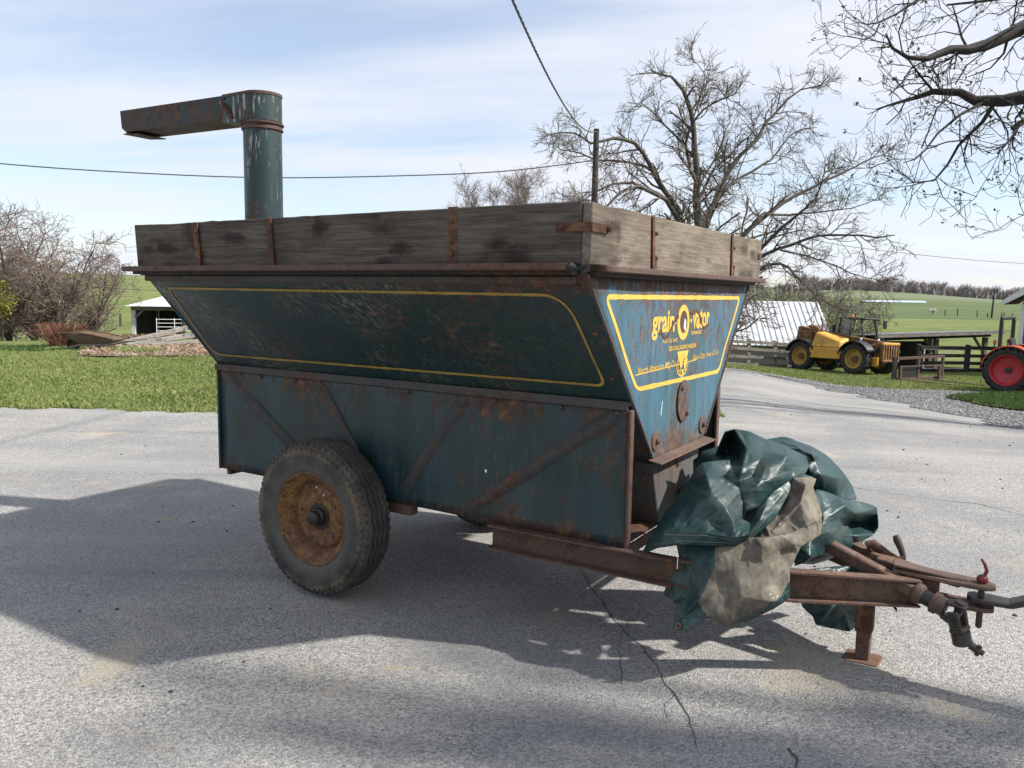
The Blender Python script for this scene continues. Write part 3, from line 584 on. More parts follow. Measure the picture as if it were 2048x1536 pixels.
# ---- drawbar
def channel(pts, hts, w, out_, mat, name):     # C channel along pts: web plus two flanges facing out
    mb = MB()
    for (a, za0, za1), (b, zb0, zb1) in zip(pts[:-1], pts[1:]):
        a, b = Vector((*a, 0)), Vector((*b, 0)); o_ = Vector((*out_, 0)).normalized()*w
        def seg(o0, o1, f0, f1):
            z = lambda z0, z1, f: z0 + (z1 - z0)*f
            mb.hexa([a + o_*o0 + Vector((0, 0, z(za0, za1, f0))), b + o_*o0 + Vector((0, 0, z(zb0, zb1, f0))), b + o_*o1 + Vector((0, 0, z(zb0, zb1, f0))), a + o_*o1 + Vector((0, 0, z(za0, za1, f0))),
                     a + o_*o0 + Vector((0, 0, z(za0, za1, f1))), b + o_*o0 + Vector((0, 0, z(zb0, zb1, f1))), b + o_*o1 + Vector((0, 0, z(zb0, zb1, f1))), a + o_*o1 + Vector((0, 0, z(za0, za1, f1)))])
        seg(0, .14, .07, .93); seg(0, 1, .93, 1.0); seg(0, 1, 0, .07)
    return mb.build(name, mat, wagon)
for s in (-1, 1):
    channel([((-.63, s*.53), .348, .4535), ((.21, s*.53), .353, .4595)], None, .055, (0, s), M['rail'], 'frame_channel')
    channel([((.211, s*.525), .353, .4595), ((.575, s*.290), .302, .421), ((.98, s*.032), .288, .392)], None, .05, (.55*1, s*.83), M['rust_lit'], 'drawbar_beam')
hp = MB()
def tongue(z0, z1):
    hp2 = [(.90, -.05), (1.16, -.052), (1.215, -.045), (1.243, -.02), (1.243, .02), (1.215, .045), (1.16, .052), (.90, .05)]
    return MB().prism([(x, y, z0 - (x - .9)*.03) for x, y in hp2], (0, 0, z1 - z0))
tongue(.398, .414).build('hitch_plate', M['rust_lit'], wagon, bevel=.003); tongue(.314, .330).build('hitch_plate', M['rust_lit'], wagon, bevel=.003)
MB().box(.90, 1.06, -.04, .04, .331, .3925).build('hitch_block', M['rust'], wagon, bevel=.004)
MB().bar((.90, -.03, .432), (1.15, .0, .405), .07, .010, (0, 0, 1), .75).build('hitch_strap', M['rail'], wagon, bevel=.002)
# jack stand
jk = MB(); jk.box(.778, .842, -.032, .032, .125, .285); jo = jk.build('jack_leg', M['rust'], wagon, bevel=.004)
MB().box(.784, .836, -.026, .026, .012, .124).build('jack_tube', M['rust_lit'], jo, bevel=.003)
MB().prism([(.738, -.042, .0), (.752, -.064, .0), (.872, -.056, .0), (.880, .05, .0), (.866, .062, .0), (.746, .054, .0)], (0, 0, .012)).build('jack_foot', rusty('orange_rust_plate', (.15, .080, .050), (.10, .055, .036), .5, .9), jo, bevel=.002)
# drive shaft with universal joint
a, b = Vector((.60, .02, .462)), Vector((.985, -.085, .352)); MB().bar(a, b, .048, .048).build('drive_shaft', M['rust_lit'], wagon, bevel=.006)
d = (b - a).normalized()
MB().bar(Vector((.10, .09, .545)), a, .036, .036).build('drive_shaft_inner', M['rust'], wagon)
MB().lathe([(.036, 0), (.040, .006), (.040, .022), (.034, .030), (.034, .034)], b, d, 24).build('shaft_collar', M['rail'], wagon, smooth=True)
blk = plain('black_oily_steel', (.016, .015, .015), .4); cast = mottled('oily_cast_steel', (.022, .018, .016), (.055, .045, .037), 18, .5, .3)
MB().lathe([(.030, .034), (.030, .066)], b, d, 24).build('shaft_sleeve', blk, wagon, smooth=True); MB().lathe([(.034, .066), (.042, .070), (.042, .086), (.036, .092), (.036, .115)], b, d, 24).build('shaft_collar', M['rail'], wagon, smooth=True)
uj = b + d*.155; side = d.cross(Vector((0, 0, 1))).normalized(); upv = side.cross(d)
yk = MB()
for s in (-1, 1): yk.bar(uj - d*.045 + upv*s*.030, uj + d*.022 + upv*s*.040, .046, .016, upv)
yk.bar(uj - d*.048 - upv*.03, uj - d*.048 + upv*.03, .05, .02, d); yoke = yk.build('joint_yoke', cast, wagon, bevel=.006)
MB().tube([uj - upv*.05, uj + upv*.05], .014, 14).build('joint_cross', blk, wagon); MB().tube([uj - side*.052, uj + side*.052], .014, 14).build('joint_cross', blk, wagon); MB().tube([uj + upv*.047, uj + upv*.051], .021, 18).build('cross_cap', cast, yoke)
dn = Vector((.25, -.05, -1)).normalized(); y2 = MB()
for s in (-1, 1): y2.bar(uj + side*s*.040 - dn*.018, uj + dn*.052 + side*s*.034, .042, .014, side)
y2.bar(uj + dn*.055 - side*.04, uj + dn*.055 + side*.04, .05, .02, dn); y2.build('joint_yoke', cast, wagon, bevel=.006)
MB().lathe([(.033, .062), (.033, .108), (.028, .113), (.020, .113), (.020, .09)], uj, dn, 24).build('shaft_socket', cast, wagon, smooth=True)
MB().tube([uj + dn*.095 + d*.03, uj + dn*.10 + d*.055, uj + dn*.10 + d*.075], [.016, .013, .010], 10).build('lock_pin', cast, wagon); MB().tube([uj + dn*.10 + d*.055 - upv*.02, uj + dn*.10 + d*.055 + upv*.02], .008, 8).build('lock_pin', cast, wagon)
# folded jack lever with crank handle beside the drawbar
lv = MB(); lv.tube([(.775, .16, .425), (.80, .165, .435), (.86, .155, .405), (.90, .15, .392), (.92, .16, .405)], [.020, .022, .016, .013, .012], 10); lev = lv.build('crank_arm', M['rail'], wagon, smooth=True)
MB().tube([(.918, .16, .402), (.905, .165, .435), (.888, .168, .470), (.882, .168, .486)], [.011, .013, .016, .011], 12).build('crank_handle', plain('dark_wood_handle', (.045, .032, .026), .6), lev, smooth=True)
MB().bar((.80, .14, .40), (1.09, .09, .366), .055, .028, (0, 0, 1), .8).build('drawbar_strap', M['rust_lit'], wagon, bevel=.004); MB().bar((.83, .07, .405), (1.13, .04, .372), .05, .022, (0, 0, 1), .9).build('drawbar_strap', M['rail'], wagon, bevel=.004)
MB().prism([(.86, -.075, .315), (.905, -.085, .285), (.930, -.088, .258), (.925, -.084, .262), (.90, -.079, .30)], (.0, .008, .012)).build('bent_tab', M['rust'], wagon)
# ---- hitch pin and the tractor's drawbar: things of their own
def to_world(p): return wagon_m @ Vector(p)
wagon_m = Matrix.Translation((OX, OY, 0)) @ Matrix.Rotation(-TH, 4, 'Z')
hpin = empty('hitch_pin', to_world((1.198, 0, .23)), -TH, 'red handled steel hitch pin dropped through the wagon drawbar eye', 'hitch pin')
MB().lathe([(.004, 0), (.011, .006), (.011, .205)], (0, 0, 0), (0, 0, 1), 16).build('shank', M['rail'], hpin, smooth=True)
red = plain('worn_red_paint', (.17, .014, .016), .5)
MB().lathe([(.018, .180), (.020, .185), (.019, .197), (.014, .202)], (0, 0, 0), (0, 0, 1), 20).build('collar', red, hpin, smooth=True)
MB().tube([(.006, .004, .202), (.012, .004, .222), (.004, .004, .245), (-.008, .004, .264)], [.007, .0065, .006, .004], 10).build('handle', red, hpin, smooth=True)
tdb = empty('tractor_drawbar', to_world((1.198, 0, .345)), -TH, 'black offset tractor drawbar pinned between the wagon hitch plates', 'drawbar')
pb = plain('black_drawbar_paint', (.016, .017, .020), .5)
MB().prism([(-.05 + .0*1, y, 0) if False else (x, y, -.008) for x, y in ((-.045, -.02), (-.03, -.042), (.02, -.046), (.10, -.036), (.10, .036), (.02, .046), (-.03, .042), (-.045, .02))], (0, 0, .018)).build('eye', cast, tdb, bevel=.003)
MB().bar((.095, 0, .002), (.155, 0, .030), .072, .022).build('offset', cast, tdb, bevel=.003); MB().bar((.150, 0, .032), (1.3, .0, .040), .078, .055).build('bar', pb, tdb, bevel=.005)
MB().box(.16, .30, -.030, .030, .062, .072).build('wear_plate', M['rust_lit'], tdb)
MB().box(1.15, 1.35, -.2, .2, -.05, .18).build('drawbar_bracket', pb, tdb, bevel=.01); MB().hexa([(1.2, -.12, -.345), (1.3, -.12, -.345), (1.3, .12, -.345), (1.2, .12, -.345), (1.2, -.1, -.05), (1.3, -.1, -.05), (1.3, .1, -.05), (1.2, .1, -.05)]).build('stand', pb, tdb, bevel=.01)
# ---------------------------------------------------------------- the tarp
tp = NT('vinyl_tarp'); _v = tp.co('Object'); at_ = tp.n('ShaderNodeAttribute'); at_.attribute_name = 'tan'
_n = tp.noise(_v, 9, 7, .65); _f = tp.noise(_v, 45, 5, .65)
grn = tp.mix(tp.step(_n, .35, .65), (.011, .035, .036), (.018, .047, .046)); grn = tp.mix(tp.step(_f, .60, .75, 0, .5), grn, (.075, .095, .085))
tan_ = tp.ramp(tp.math('ADD', tp.math('MULTIPLY', _n, .7), tp.math('MULTIPLY', _f, .3)), [(.32, (.045, .040, .033)), (.50, (.135, .118, .092)), (.68, (.25, .225, .18))])
tan_ = tp.mix(tp.step(tp.noise(_v, 16, 6, .7), .64, .70, 0, .8), tan_, (.55, .54, .49))
tf = tp.step(tp.math('ADD', at_.outputs['Fac'], tp.math('MULTIPLY', tp.math('SUBTRACT', _n, .5), 2.2)), .36, .60)
tp.bump(tp.math('ADD', tp.math('MULTIPLY', tp.noise(_v, 5, 3, .5), 1.), tp.math('MULTIPLY', _f, .06)), .22, .012)
dust = tp.step(tp.noise(_v, 6, 6, .65), .50, .68, 0, .35); grn = tp.mix(dust, grn, (.085, .098, .088)); tf = tp.math('MULTIPLY', tf, tp.step(tp.noise(_v, 7, 5, .6), .28, .40, .35, 1.))
M['tarp'] = tp.done(tp.mix(tf, grn, tan_), tp.mix(tf, tp.mix(dust, (.42,)*3, (.75,)*3), (.85,)*3), 0, .42)
tarp = empty('folded_tarp', to_world((.45, 0, .45)), 0, 'crumpled dark green vinyl tarp with muddy tan underside heaped over the drawbar', 'tarp')
TINV = Matrix.Translation(-Vector(tarp.location))
def tp3(zx, zy, Y): return TINV @ at(1250 + zx/2.5664, 820 + zy/2.5664, Y)
def pip(x, y, poly):
    c = False; n = len(poly)
    for i in range(n):
        (x0, y0), (x1, y1) = poly[i], poly[i-1]
        if (y0 > y) != (y1 > y) and x < (x1 - x0)*(y - y0)/(y1 - y0) + x0: c = not c
    return c
def tps(P, z):
    n = len(P); d = np.linalg.norm(P[:, None] - P[None], axis=2)/100; K = np.where(d > 0, d*d*np.log(d + 1e-9), 0) + np.eye(n)*.02; A = np.zeros((n + 3, n + 3)); A[:n, :n] = K; A[:n, n] = 1; A[:n, n+1:] = P/100; A[n:, :n] = A[:n, n:].T
    w = np.linalg.solve(A, np.concatenate([z, np.zeros(3)]))
    def ev(Q):
        d = np.linalg.norm(Q[:, None] - P[None], axis=2)/100; return np.where(d > 0, d*d*np.log(d + 1e-9), 0) @ w[:n] + w[n] + (Q/100) @ w[n+1:]
    return ev
def tarp_patch(outline, inner, creases=(), tanpoly=None, seed=0, sub=3, hems=()):
    """a fold of the tarp: depths run smoothly through the control points, sharper along the creases"""
    ev = tps(np.array([p[:2] for p in list(outline) + list(inner)], float), np.array([p[2] for p in list(outline) + list(inner)]))
    no0 = len(outline); rounded_o = []
    for k in range(no0):                       # soften the polygon into a cloth edge
        p0, p1, p2, p3 = (np.array(outline[(k + q_) % no0], float) for q_ in (-1, 0, 1, 2)); ln_ = np.hypot(*(p2 - p1)[:2]); m_ = max(1, int(ln_/28))
        for q_ in range(m_):
            t_ = q_/m_; c_ = .5*((2*p1) + (p2 - p0)*t_ + (2*p0 - 5*p1 + 4*p2 - p3)*t_*t_ + (3*p1 - p0 - 3*p2 + p3)*t_**3); l_ = p1 + (p2 - p1)*t_; c_ = .4*c_ + .6*l_
            rounded_o.append((float(c_[0]), float(c_[1]), float(c_[2])) if q_ else tuple(outline[k]))
    outline = rounded_o; inner = [p for p in inner if pip(p[0], p[1], [o_[:2] for o_ in outline])]
    pts = list(outline) + list(inner); no = len(outline); key = {(p[0], p[1]): i for i, p in enumerate(pts)}
    edges = [(i, (i+1) % no) for i in range(no)]; creases = [[q_ for q_ in c if q_ in key] for c in creases]
    for c in creases:
        for a, b in zip(c[:-1], c[1:]): edges.append((key[a], key[b]))
    vo, eo, fo, ov, oe, of_ = delaunay_2d_cdt([Vector((p[0], p[1])) for p in pts], edges, [list(range(no))], 1, 1e-4)
    bm = bmesh.new(); lay = bm.verts.layers.float.new('tan'); bv = []
    for i, v_ in enumerate(vo):
        src = ov[i]; Yv = pts[src[0]][2] if src else float(ev(np.array([[v_.x, v_.y]]))[0])
        bv.append(bm.verts.new((v_.x, v_.y, Yv*400)))
    for f_ in fo: bm.faces.new([bv[i] for i in f_])
    cset = [(Vector(pts[key[x]][:2]), Vector(pts[key[y]][:2])) for c in creases for x, y in zip(c[:-1], c[1:])]
    for it in range(sub):
        bmesh.ops.subdivide_edges(bm, edges=[e for e in bm.edges if it == 0 or (e.verts[0].co.xy - e.verts[1].co.xy).length > 7], cuts=1, use_grid_fill=True); bmesh.ops.triangulate(bm, faces=[f_ for f_ in bm.faces if len(f_.verts) > 4])
    Q = np.array([(v_.co.x, v_.co.y) for v_ in bm.verts]); sm_ = ev(Q)
    for v_, z_ in zip(bm.verts, sm_):
        near = min((dist2(v_.co, a, b) for a, b in cset), default=1e9); k = .42 - .36*math.exp(-(near/14)**2)
        if not v_.is_boundary: v_.co.z = 400*(k*z_ + (1-k)*v_.co.z/400)
    for _ in range(2):
        nz = {v_: v_.co.z*.5 + .5*sum(e.other_vert(v_).co.z for e in v_.link_edges)/len(v_.link_edges) for v_ in bm.verts if not v_.is_boundary}
        for v_, z in nz.items(): v_.co.z = z
    hv = []; bm.verts.ensure_lookup_table()
    tv = {v_: (1. if (tanpoly and pip(v_.co.x, v_.co.y, tanpoly)) else 0.) for v_ in bm.verts}
    if tanpoly:
        for _ in range(6): tv = {v_: .4*tv[v_] + .6*sum(tv[e.other_vert(v_)] for e in v_.link_edges)/len(v_.link_edges) for v_ in bm.verts}
    for v_ in bm.verts:
        x, y, Yv = v_.co.x, v_.co.y, v_.co.z/400
        v_[lay] = tv[v_]
        a_ = .6 + .9*seed; u_, w_ = x*math.cos(a_) + y*math.sin(a_), -x*math.sin(a_) + y*math.cos(a_)      # drag wrinkles, long one way
        rid = 1 - abs(mnoise.noise(Vector((u_*.006, w_*.019, seed))))*2.2; rid2 = 1 - abs(mnoise.noise(Vector((u_*.014 + 3, w_*.036, seed + 2))))*2.2
        Yv += .006*mnoise.noise(Vector((x*.008, y*.008, seed))) - .0055*max(0, rid)**2*(.4 + .6*abs(mnoise.noise(Vector((x*.01, y*.01, seed + 9))))*2) - .0012*max(0, rid2)**2
        v_.co = tp3(x, y, Yv)
    me = bpy.data.meshes.new('fold'); bm.normal_update(); bm.to_mesh(me); bm.free(); me.materials.append(M['tarp']); shade(me, 75)
    o = link('fold', me, tarp); md = o.modifiers.new('thickness', 'SOLIDIFY'); md.thickness = .0035; md.offset = 0; md.use_quality_normals = True
    if hems:
        from mathutils.bvhtree import BVHTree
        tree = BVHTree.FromPolygons([v_.co[:] for v_ in me.vertices], [p.vertices[:] for p in me.polygons]); org = TINV @ Vector((0, 0, CAMH))
        for h in hems:
            fine_ = []
            for (a, b) in zip(h[:-1], h[1:]): fine_ += [tuple(a[c] + (b[c] - a[c])*k/14 for c in range(2)) for k in range(14)]
            run = []
            for (a, b) in fine_:
                dv = ray(1250 + a/2.5664, 820 + b/2.5664).normalized(); hit = tree.ray_cast(org, dv)
                if hit[0] is not None: run.append(hit[0] - dv*.003)
            if len(run) > 3: MB().tube(run, .0009, 5).build('seam', M['seam'], tarp, smooth=True)
    return o
def dist2(p, a, b):
    ax, ay, bx, by = a.x, a.y, b.x, b.y; dx, dy = bx - ax, by - ay; L2 = dx*dx + dy*dy or 1; t_ = max(0, min(1, ((p.x - ax)*dx + (p.y - ay)*dy)/L2))
    return math.hypot(p.x - ax - t_*dx, p.y - ay - t_*dy)
M['seam'] = plain('seam_thread', (.16, .17, .14), .8)
GREY = [(462, 700), (640, 655), (690, 640), (1030, 530), (1020, 660), (905, 710), (850, 840), (850, 860), (800, 950), (700, 1010), (600, 1060), (520, 1112), (430, 1062), (400, 1010), (375, 985), (430, 860), (460, 820)]
tarp_patch([(255, 640, 2.97), (360, 650, 2.93), (460, 660, 2.90), (640, 658, 2.86), (830, 640, 2.9), (1010, 560, 2.98), (1000, 640, 2.97), (900, 705, 2.92), (845, 830, 2.88), (845, 960, 2.90), (760, 1020, 2.86), (640, 1075, 2.86), (520, 1105, 2.82), (430, 1062, 2.80), (340, 1110, 2.78), (275, 1135, 2.77), (250, 1110, 2.80), (262, 1000, 2.85), (200, 940, 2.93), (235, 860, 2.92), (285, 790, 2.93)],
    [(460, 820, 2.80), (430, 860, 2.80), (385, 960, 2.775), (410, 1000, 2.80), (560, 820, 2.80), (700, 790, 2.83), (600, 960, 2.77), (760, 900, 2.85), (700, 690, 2.80), (520, 760, 2.82), (500, 1060, 2.77), (330, 960, 2.87), (330, 830, 2.89), (640, 720, 2.84), (780, 720, 2.88), (420, 760, 2.85), (870, 690, 2.87), (520, 900, 2.83), (740, 980, 2.80), (300, 1060, 2.82)],
    [[(460, 660), (460, 820), (430, 860), (385, 960), (300, 1060), (275, 1135)], [(430, 1062), (410, 1000)], [(700, 690), (700, 790), (600, 960), (500, 1060)]], GREY, 1, 4,
    [[(345, 770, 2.885), (330, 850, 2.865), (285, 940, 2.86), (240, 985, 2.87)], [(835, 930, 2.875), (740, 1005, 2.835), (640, 1060, 2.84)]])
tarp_patch([(395, 275, 3.1), (460, 262, 3.12), (535, 258, 3.12), (545, 300, 3.1), (500, 345, 3.05), (585, 400, 3.0), (605, 470, 2.97), (600, 560, 2.93), (640, 580, 2.94), (690, 500, 2.97), (760, 420, 3.02), (865, 350, 3.08), (840, 430, 3.03), (780, 540, 2.97), (700, 620, 2.91), (640, 660, 2.88), (560, 697, 2.86), (430, 697, 2.85), (290, 690, 2.86), (160, 710, 2.92), (85, 742, 3.0), (140, 640, 3.0), (215, 520, 3.05), (330, 370, 3.1), (345, 330, 3.12)],
    [(415, 330, 2.99), (440, 420, 2.92), (380, 480, 2.92), (500, 480, 2.89), (555, 570, 2.84), (420, 560, 2.90), (250, 600, 2.91), (200, 625, 2.92), (420, 632, 2.84), (560, 655, 2.815), (635, 640, 2.83), (480, 345, 3.02), (300, 500, 2.98), (690, 570, 2.90), (330, 600, 2.90), (480, 600, 2.875), (720, 500, 2.95), (600, 600, 2.87)],
    [[(200, 625), (420, 632), (560, 655), (635, 640), (690, 570), (720, 500)], [(415, 330), (440, 420), (500, 480), (555, 570)], [(250, 600), (330, 600), (420, 560), (555, 570), (600, 600)], [(415, 330), (480, 345), (585, 400)]], None, 2, 4,
    [[(205, 640, 2.905), (420, 645, 2.832), (560, 668, 2.812), (635, 652, 2.83), (700, 585, 2.90), (800, 470, 2.99), (852, 370, 3.05)], [(150, 690, 2.92), (300, 672, 2.86), (430, 678, 2.842), (560, 684, 2.838)]])
tarp_patch([(515, 110, 3.32), (560, 98, 3.34), (640, 112, 3.33), (720, 150, 3.32), (800, 175, 3.33), (930, 240, 3.28), (945, 290, 3.2), (925, 325, 3.15), (870, 345, 3.1), (760, 425, 3.04), (690, 495, 2.98), (620, 520, 2.96), (595, 565, 2.97), (560, 480, 3.02), (500, 345, 3.08), (545, 290, 3.14), (530, 258, 3.24), (455, 265, 3.36), (480, 190, 3.36)],
    [(625, 200, 3.17), (600, 300, 3.05), (585, 370, 3.03), (720, 300, 3.05), (680, 390, 2.97), (830, 235, 3.12), (860, 300, 3.12), (760, 215, 3.19), (580, 190, 3.34), (550, 160, 3.46), (515, 220, 3.48), (575, 240, 3.36), (770, 340, 3.03), (650, 340, 3.06), (610, 440, 2.97), (890, 270, 3.17), (700, 250, 3.13)],
    [[(560, 98), (625, 200), (600, 300), (585, 370), (610, 440), (620, 520)], [(760, 215), (830, 235), (860, 300), (870, 345)], [(625, 200), (700, 250), (830, 235)], [(720, 300), (680, 390), (620, 520)], [(770, 340), (860, 300)]], None, 3, 4)
tarp_patch([(860, 350, 3.06), (905, 325, 3.1), (980, 355, 3.12), (965, 400, 3.06), (1012, 540, 3.0), (1005, 565, 2.98), (830, 655, 2.92), (690, 665, 2.93), (700, 610, 2.97), (790, 530, 3.02), (835, 440, 3.06)],
    [(930, 380, 3.02), (900, 480, 2.97), (850, 560, 2.97), (940, 560, 2.94), (760, 620, 2.93), (870, 430, 3.06), (960, 490, 2.99)], [[(930, 380), (900, 480), (760, 620)], [(965, 400), (960, 490), (940, 560)]],
    [(870, 345), (990, 345), (1030, 560), (1000, 640), (690, 680), (720, 600), (830, 480)], 4, 4)
tarp_patch([(795, 165, 3.38), (860, 155, 3.42), (950, 185, 3.45), (1030, 230, 3.47), (1110, 310, 3.48), (1165, 390, 3.46), (1187, 460, 3.42), (1120, 455, 3.36), (1060, 430, 3.32), (980, 410, 3.28), (960, 360, 3.24), (940, 290, 3.25), (945, 240, 3.3), (880, 190, 3.36)],
    [(960, 230, 3.25), (1000, 250, 3.33), (1000, 330, 3.23), (1090, 350, 3.32), (960, 200, 3.42), (1060, 290, 3.36), (975, 265, 3.27)], [[(945, 240), (960, 230), (975, 265), (1000, 330), (980, 410)], [(960, 200), (1000, 250), (975, 265)]], None, 5, 4)
tarp_patch([(980, 408, 3.2), (1060, 430, 3.24), (1120, 455, 3.3), (1200, 470, 3.36), (1290, 500, 3.38), (1300, 605, 3.36), (1275, 640, 3.34), (1180, 690, 3.3), (1075, 720, 3.22), (1040, 740, 3.15), (990, 745, 3.08), (900, 790, 3.04), (870, 800, 3.04), (900, 705, 3.04), (1000, 640, 3.06), (1015, 545, 3.1)],
    [(1060, 540, 3.11), (1070, 640, 3.10), (1120, 640, 3.24), (1160, 580, 3.42), (1250, 590, 3.44), (1180, 530, 3.20), (1130, 490, 3.17), (1050, 480, 3.17), (1200, 645, 3.28), (1062, 700, 3.12), (1020, 690, 3.08), (1100, 560, 3.16), (950, 750, 3.0)],
    [[(1120, 455), (1130, 490), (1100, 560), (1070, 640), (1062, 700)], [(1060, 430), (1050, 480), (1060, 540)], [(1290, 500), (1180, 530), (1130, 490)], [(1275, 640), (1200, 645), (1120, 640)]], None, 6, 4)
tarp_patch([(880, 830, 3.12), (1190, 800, 3.2), (1205, 955, 3.16), (1195, 1030, 3.14), (1190, 1110, 3.12), (1150, 1137, 3.08), (1060, 1120, 3.08), (980, 1100, 3.10), (965, 1060, 3.12), (910, 1010, 3.12)],
    [(1060, 1000, 3.06), (1100, 960, 3.09), (1010, 1090, 3.06), (1130, 1040, 3.12), (980, 940, 3.12)], [[(1100, 960), (1060, 1000), (1010, 1090)]], None, 7, 3, [[(1112, 970, 3.08), (1066, 1010, 3.055), (1005, 1098, 3.06)]])
tarp_patch([(1170, 690, 3.36), (1275, 665, 3.42), (1245, 760, 3.40), (1190, 765, 3.36), (1150, 760, 3.3), (1080, 725, 3.25)], [(1210, 710, 3.36), (1180, 730, 3.31)], [], None, 8, 3)
# the heap's far side, closing the pile behind the folds
bk = bmesh.new(); bmesh.ops.create_icosphere(bk, subdivisions=4, radius=1); C0 = Vector((1.17, 3.50, .62)); lt = bk.verts.layers.float.new('tan')
for v_ in bk.verts:
    n_ = v_.co.copy(); k = 1 + .22*mnoise.noise(n_*1.9) + .10*abs(mnoise.noise(n_*4.3)) ; v_.co = Vector((n_.x*.30*k, n_.y*.13*k, n_.z*.20*k)) + Vector((n_.z*(-.10), 0, 0)) + C0 - Vector(tarp.location)
me = bpy.data.meshes.new('heap'); bk.to_mesh(me); bk.free(); me.materials.append(M['tarp']); shade(me, 80); link('heap', me, tarp)

for c_, r_ in ((Vector((.86, 3.12, .56)), (.20, .09, .15)), (Vector((1.10, 3.16, .55)), (.22, .08, .15)), (Vector((1.36, 3.40, .48)), (.12, .06, .09)), (Vector((1.26, 3.29, .44)), (.20, .10, .12))):     # unseen lumps added inside the pile to block sunlight between the folds
    bk = bmesh.new(); bmesh.ops.create_icosphere(bk, subdivisions=3, radius=1); bk.verts.layers.float.new('tan')
    for v_ in bk.verts: n_ = v_.co.copy(); k = 1 + .2*mnoise.noise(n_*2.2 + c_); v_.co = Vector((n_.x*r_[0]*k, n_.y*r_[1]*k, n_.z*r_[2]*k)) + c_ - Vector(tarp.location)
    me = bpy.data.meshes.new('light_blocker'); bk.to_mesh(me); bk.free(); me.materials.append(M['tarp']); shade(me, 80); link('light_blocker', me, tarp)

for (a, b, Y_) in ((272, 1108, 2.775), (215, 945, 2.905), (700, 1036, 2.845)):
    p = tp3(a, b, Y_); MB().lathe([(.006, -.002), (.011, -.003), (.012, .0), (.011, .003), (.006, .002)], p, (0, -1, .15), 14, cap=False).build('eyelet', M['bolt'], tarp, smooth=True)
# ---------------------------------------------------------------- ground cover
def scatter(n, x0, x1, y0, y1, keep):
    x = rng.uniform(x0, x1, n); y = rng.uniform(y0, y1, n); k = keep(x, y); return x[k], y[k]
def blades(name, x, y, h, w, mat, lean=.5, label=None, cat=None):
    n = len(x); z = T(x, y); a = rng.uniform(0, 2*np.pi, n); hh = h*rng.uniform(.5, 1.25, n); ww = w*rng.uniform(.6, 1.2, n)
    dx, dy = np.cos(a)*ww/2, np.sin(a)*ww/2; la = rng.uniform(0, 2*np.pi, n); ll = hh*lean*rng.uniform(.2, 1, n)
    p = np.stack([np.stack([x-dx, y-dy, z-.01], -1), np.stack([x+dx, y+dy, z-.01], -1), np.stack([x + np.cos(la)*ll*.35 + dx*.6, y + np.sin(la)*ll*.35 + dy*.6, z + hh*.6], -1), np.stack([x + np.cos(la)*ll, y + np.sin(la)*ll, z + hh], -1)], 1)
    V = p.reshape(-1, 3); b = np.arange(n)*4; F = np.concatenate([np.stack([b, b+1, b+2], -1), np.stack([b, b+2, b+3], -1)])
    return tag(np_mesh(name, V, F, mat), label, cat, kind='stuff')
def leafmat(name, stops, rough=.6, trans=.25):
    t = NT(name); g = t.n('ShaderNodeNewGeometry'); big = t.noise(t.co('Position'), .8, 4, .6)
    f = t.math('ADD', t.math('MULTIPLY', g.outputs['Random Per Island'], .6), t.math('MULTIPLY', big, .4)); col = t.ramp(f, stops)
    m = t.done(col, rough, 0, .25)
    if trans:
        tr_ = t.n('ShaderNodeBsdfTranslucent'); t.set(tr_.inputs[0], col); mx = t.n('ShaderNodeMixShader'); mx.inputs[0].default_value = trans
        o_ = t.t.nodes['Material Output']; t.t.links.new(t.b.outputs[0], mx.inputs[1]); t.t.links.new(tr_.outputs[0], mx.inputs[2]); t.t.links.new(mx.outputs[0], o_.inputs[0])
    return m
M['lawn'] = leafmat('lawn_blades', [(.15, (.10, .14, .036)), (.42, (.18, .235, .068)), (.66, (.265, .305, .105)), (.9, (.41, .39, .20))])
M['rough_grass'] = leafmat('rough_grass_blades', [(.15, (.035, .070, .020)), (.5, (.060, .115, .030)), (.85, (.12, .16, .055))])
M['dry'] = leafmat('dry_stalks', [(.15, (.10, .055, .04)), (.5, (.22, .14, .09)), (.85, (.36, .27, .19))], .8, 0)
M['redstem'] = leafmat('reddish_stems', [(.15, (.10, .045, .03)), (.5, (.19, .085, .055)), (.85, (.30, .18, .12))], .8, 0)
bed = lambda x, y: (y > 13.95 + .2*np.sin(x*2)) & (y < 18.6) & (x > -7.7 - (y - 14)*.45) & (x < -3.2)
x, y = scatter(460000, -18, 3.2, 9.0, 17.2, lambda x, y: ~in_yard(x, y + wob(x) + .02*np.sin(x*31)) & ~bed(x, y))
blades('lawn_grass', x, y, .046 + .016*np.sin(x*1.9)*np.sin(y*2.3) + .01*np.sin(x*5.1 + y*3), .0085, M['lawn'], 1.1)
x, y = scatter(14000, -18, 3.0, 8.94, 9.16, lambda x, y: ~in_yard(x, y + wob(x) - .05)); blades('dry_verge_grass', x, y, .035, .008, leafmat('straw_verge', [(.2, (.20, .16, .06)), (.6, (.30, .25, .10)), (.9, (.16, .18, .05))]), 1.)
x, y = scatter(26000, -18, -7.0, 14.6, 17.3, lambda x, y: (y > 15.0 + .3*np.sin(x*1.3)) & ~bed(x, y) & ((x < -9.8) | (y < 15.6))); blades('tall_bank_grass', x, y, .085, .016, M['rough_grass'], .8)
x, y = scatter(9000, -9.3, -7.2, 15.6, 17.0, lambda x, y: np.hypot((x + 7.75)/.28, (y - 15.6)/.3) < 1); blades('weed_clump', x, y, .10, .03, leafmat('yellowgreen_weed', [(.2, (.10, .16, .02)), (.6, (.20, .28, .04)), (.9, (.30, .36, .08))]), 1.)
gpoly = [(11.3, 20.4), (13.4, 22.4), (15.6, 23.8), (19, 24.5), (24, 24), (24, 16.5), (11.6, 17.0), (11.1, 18.2)]
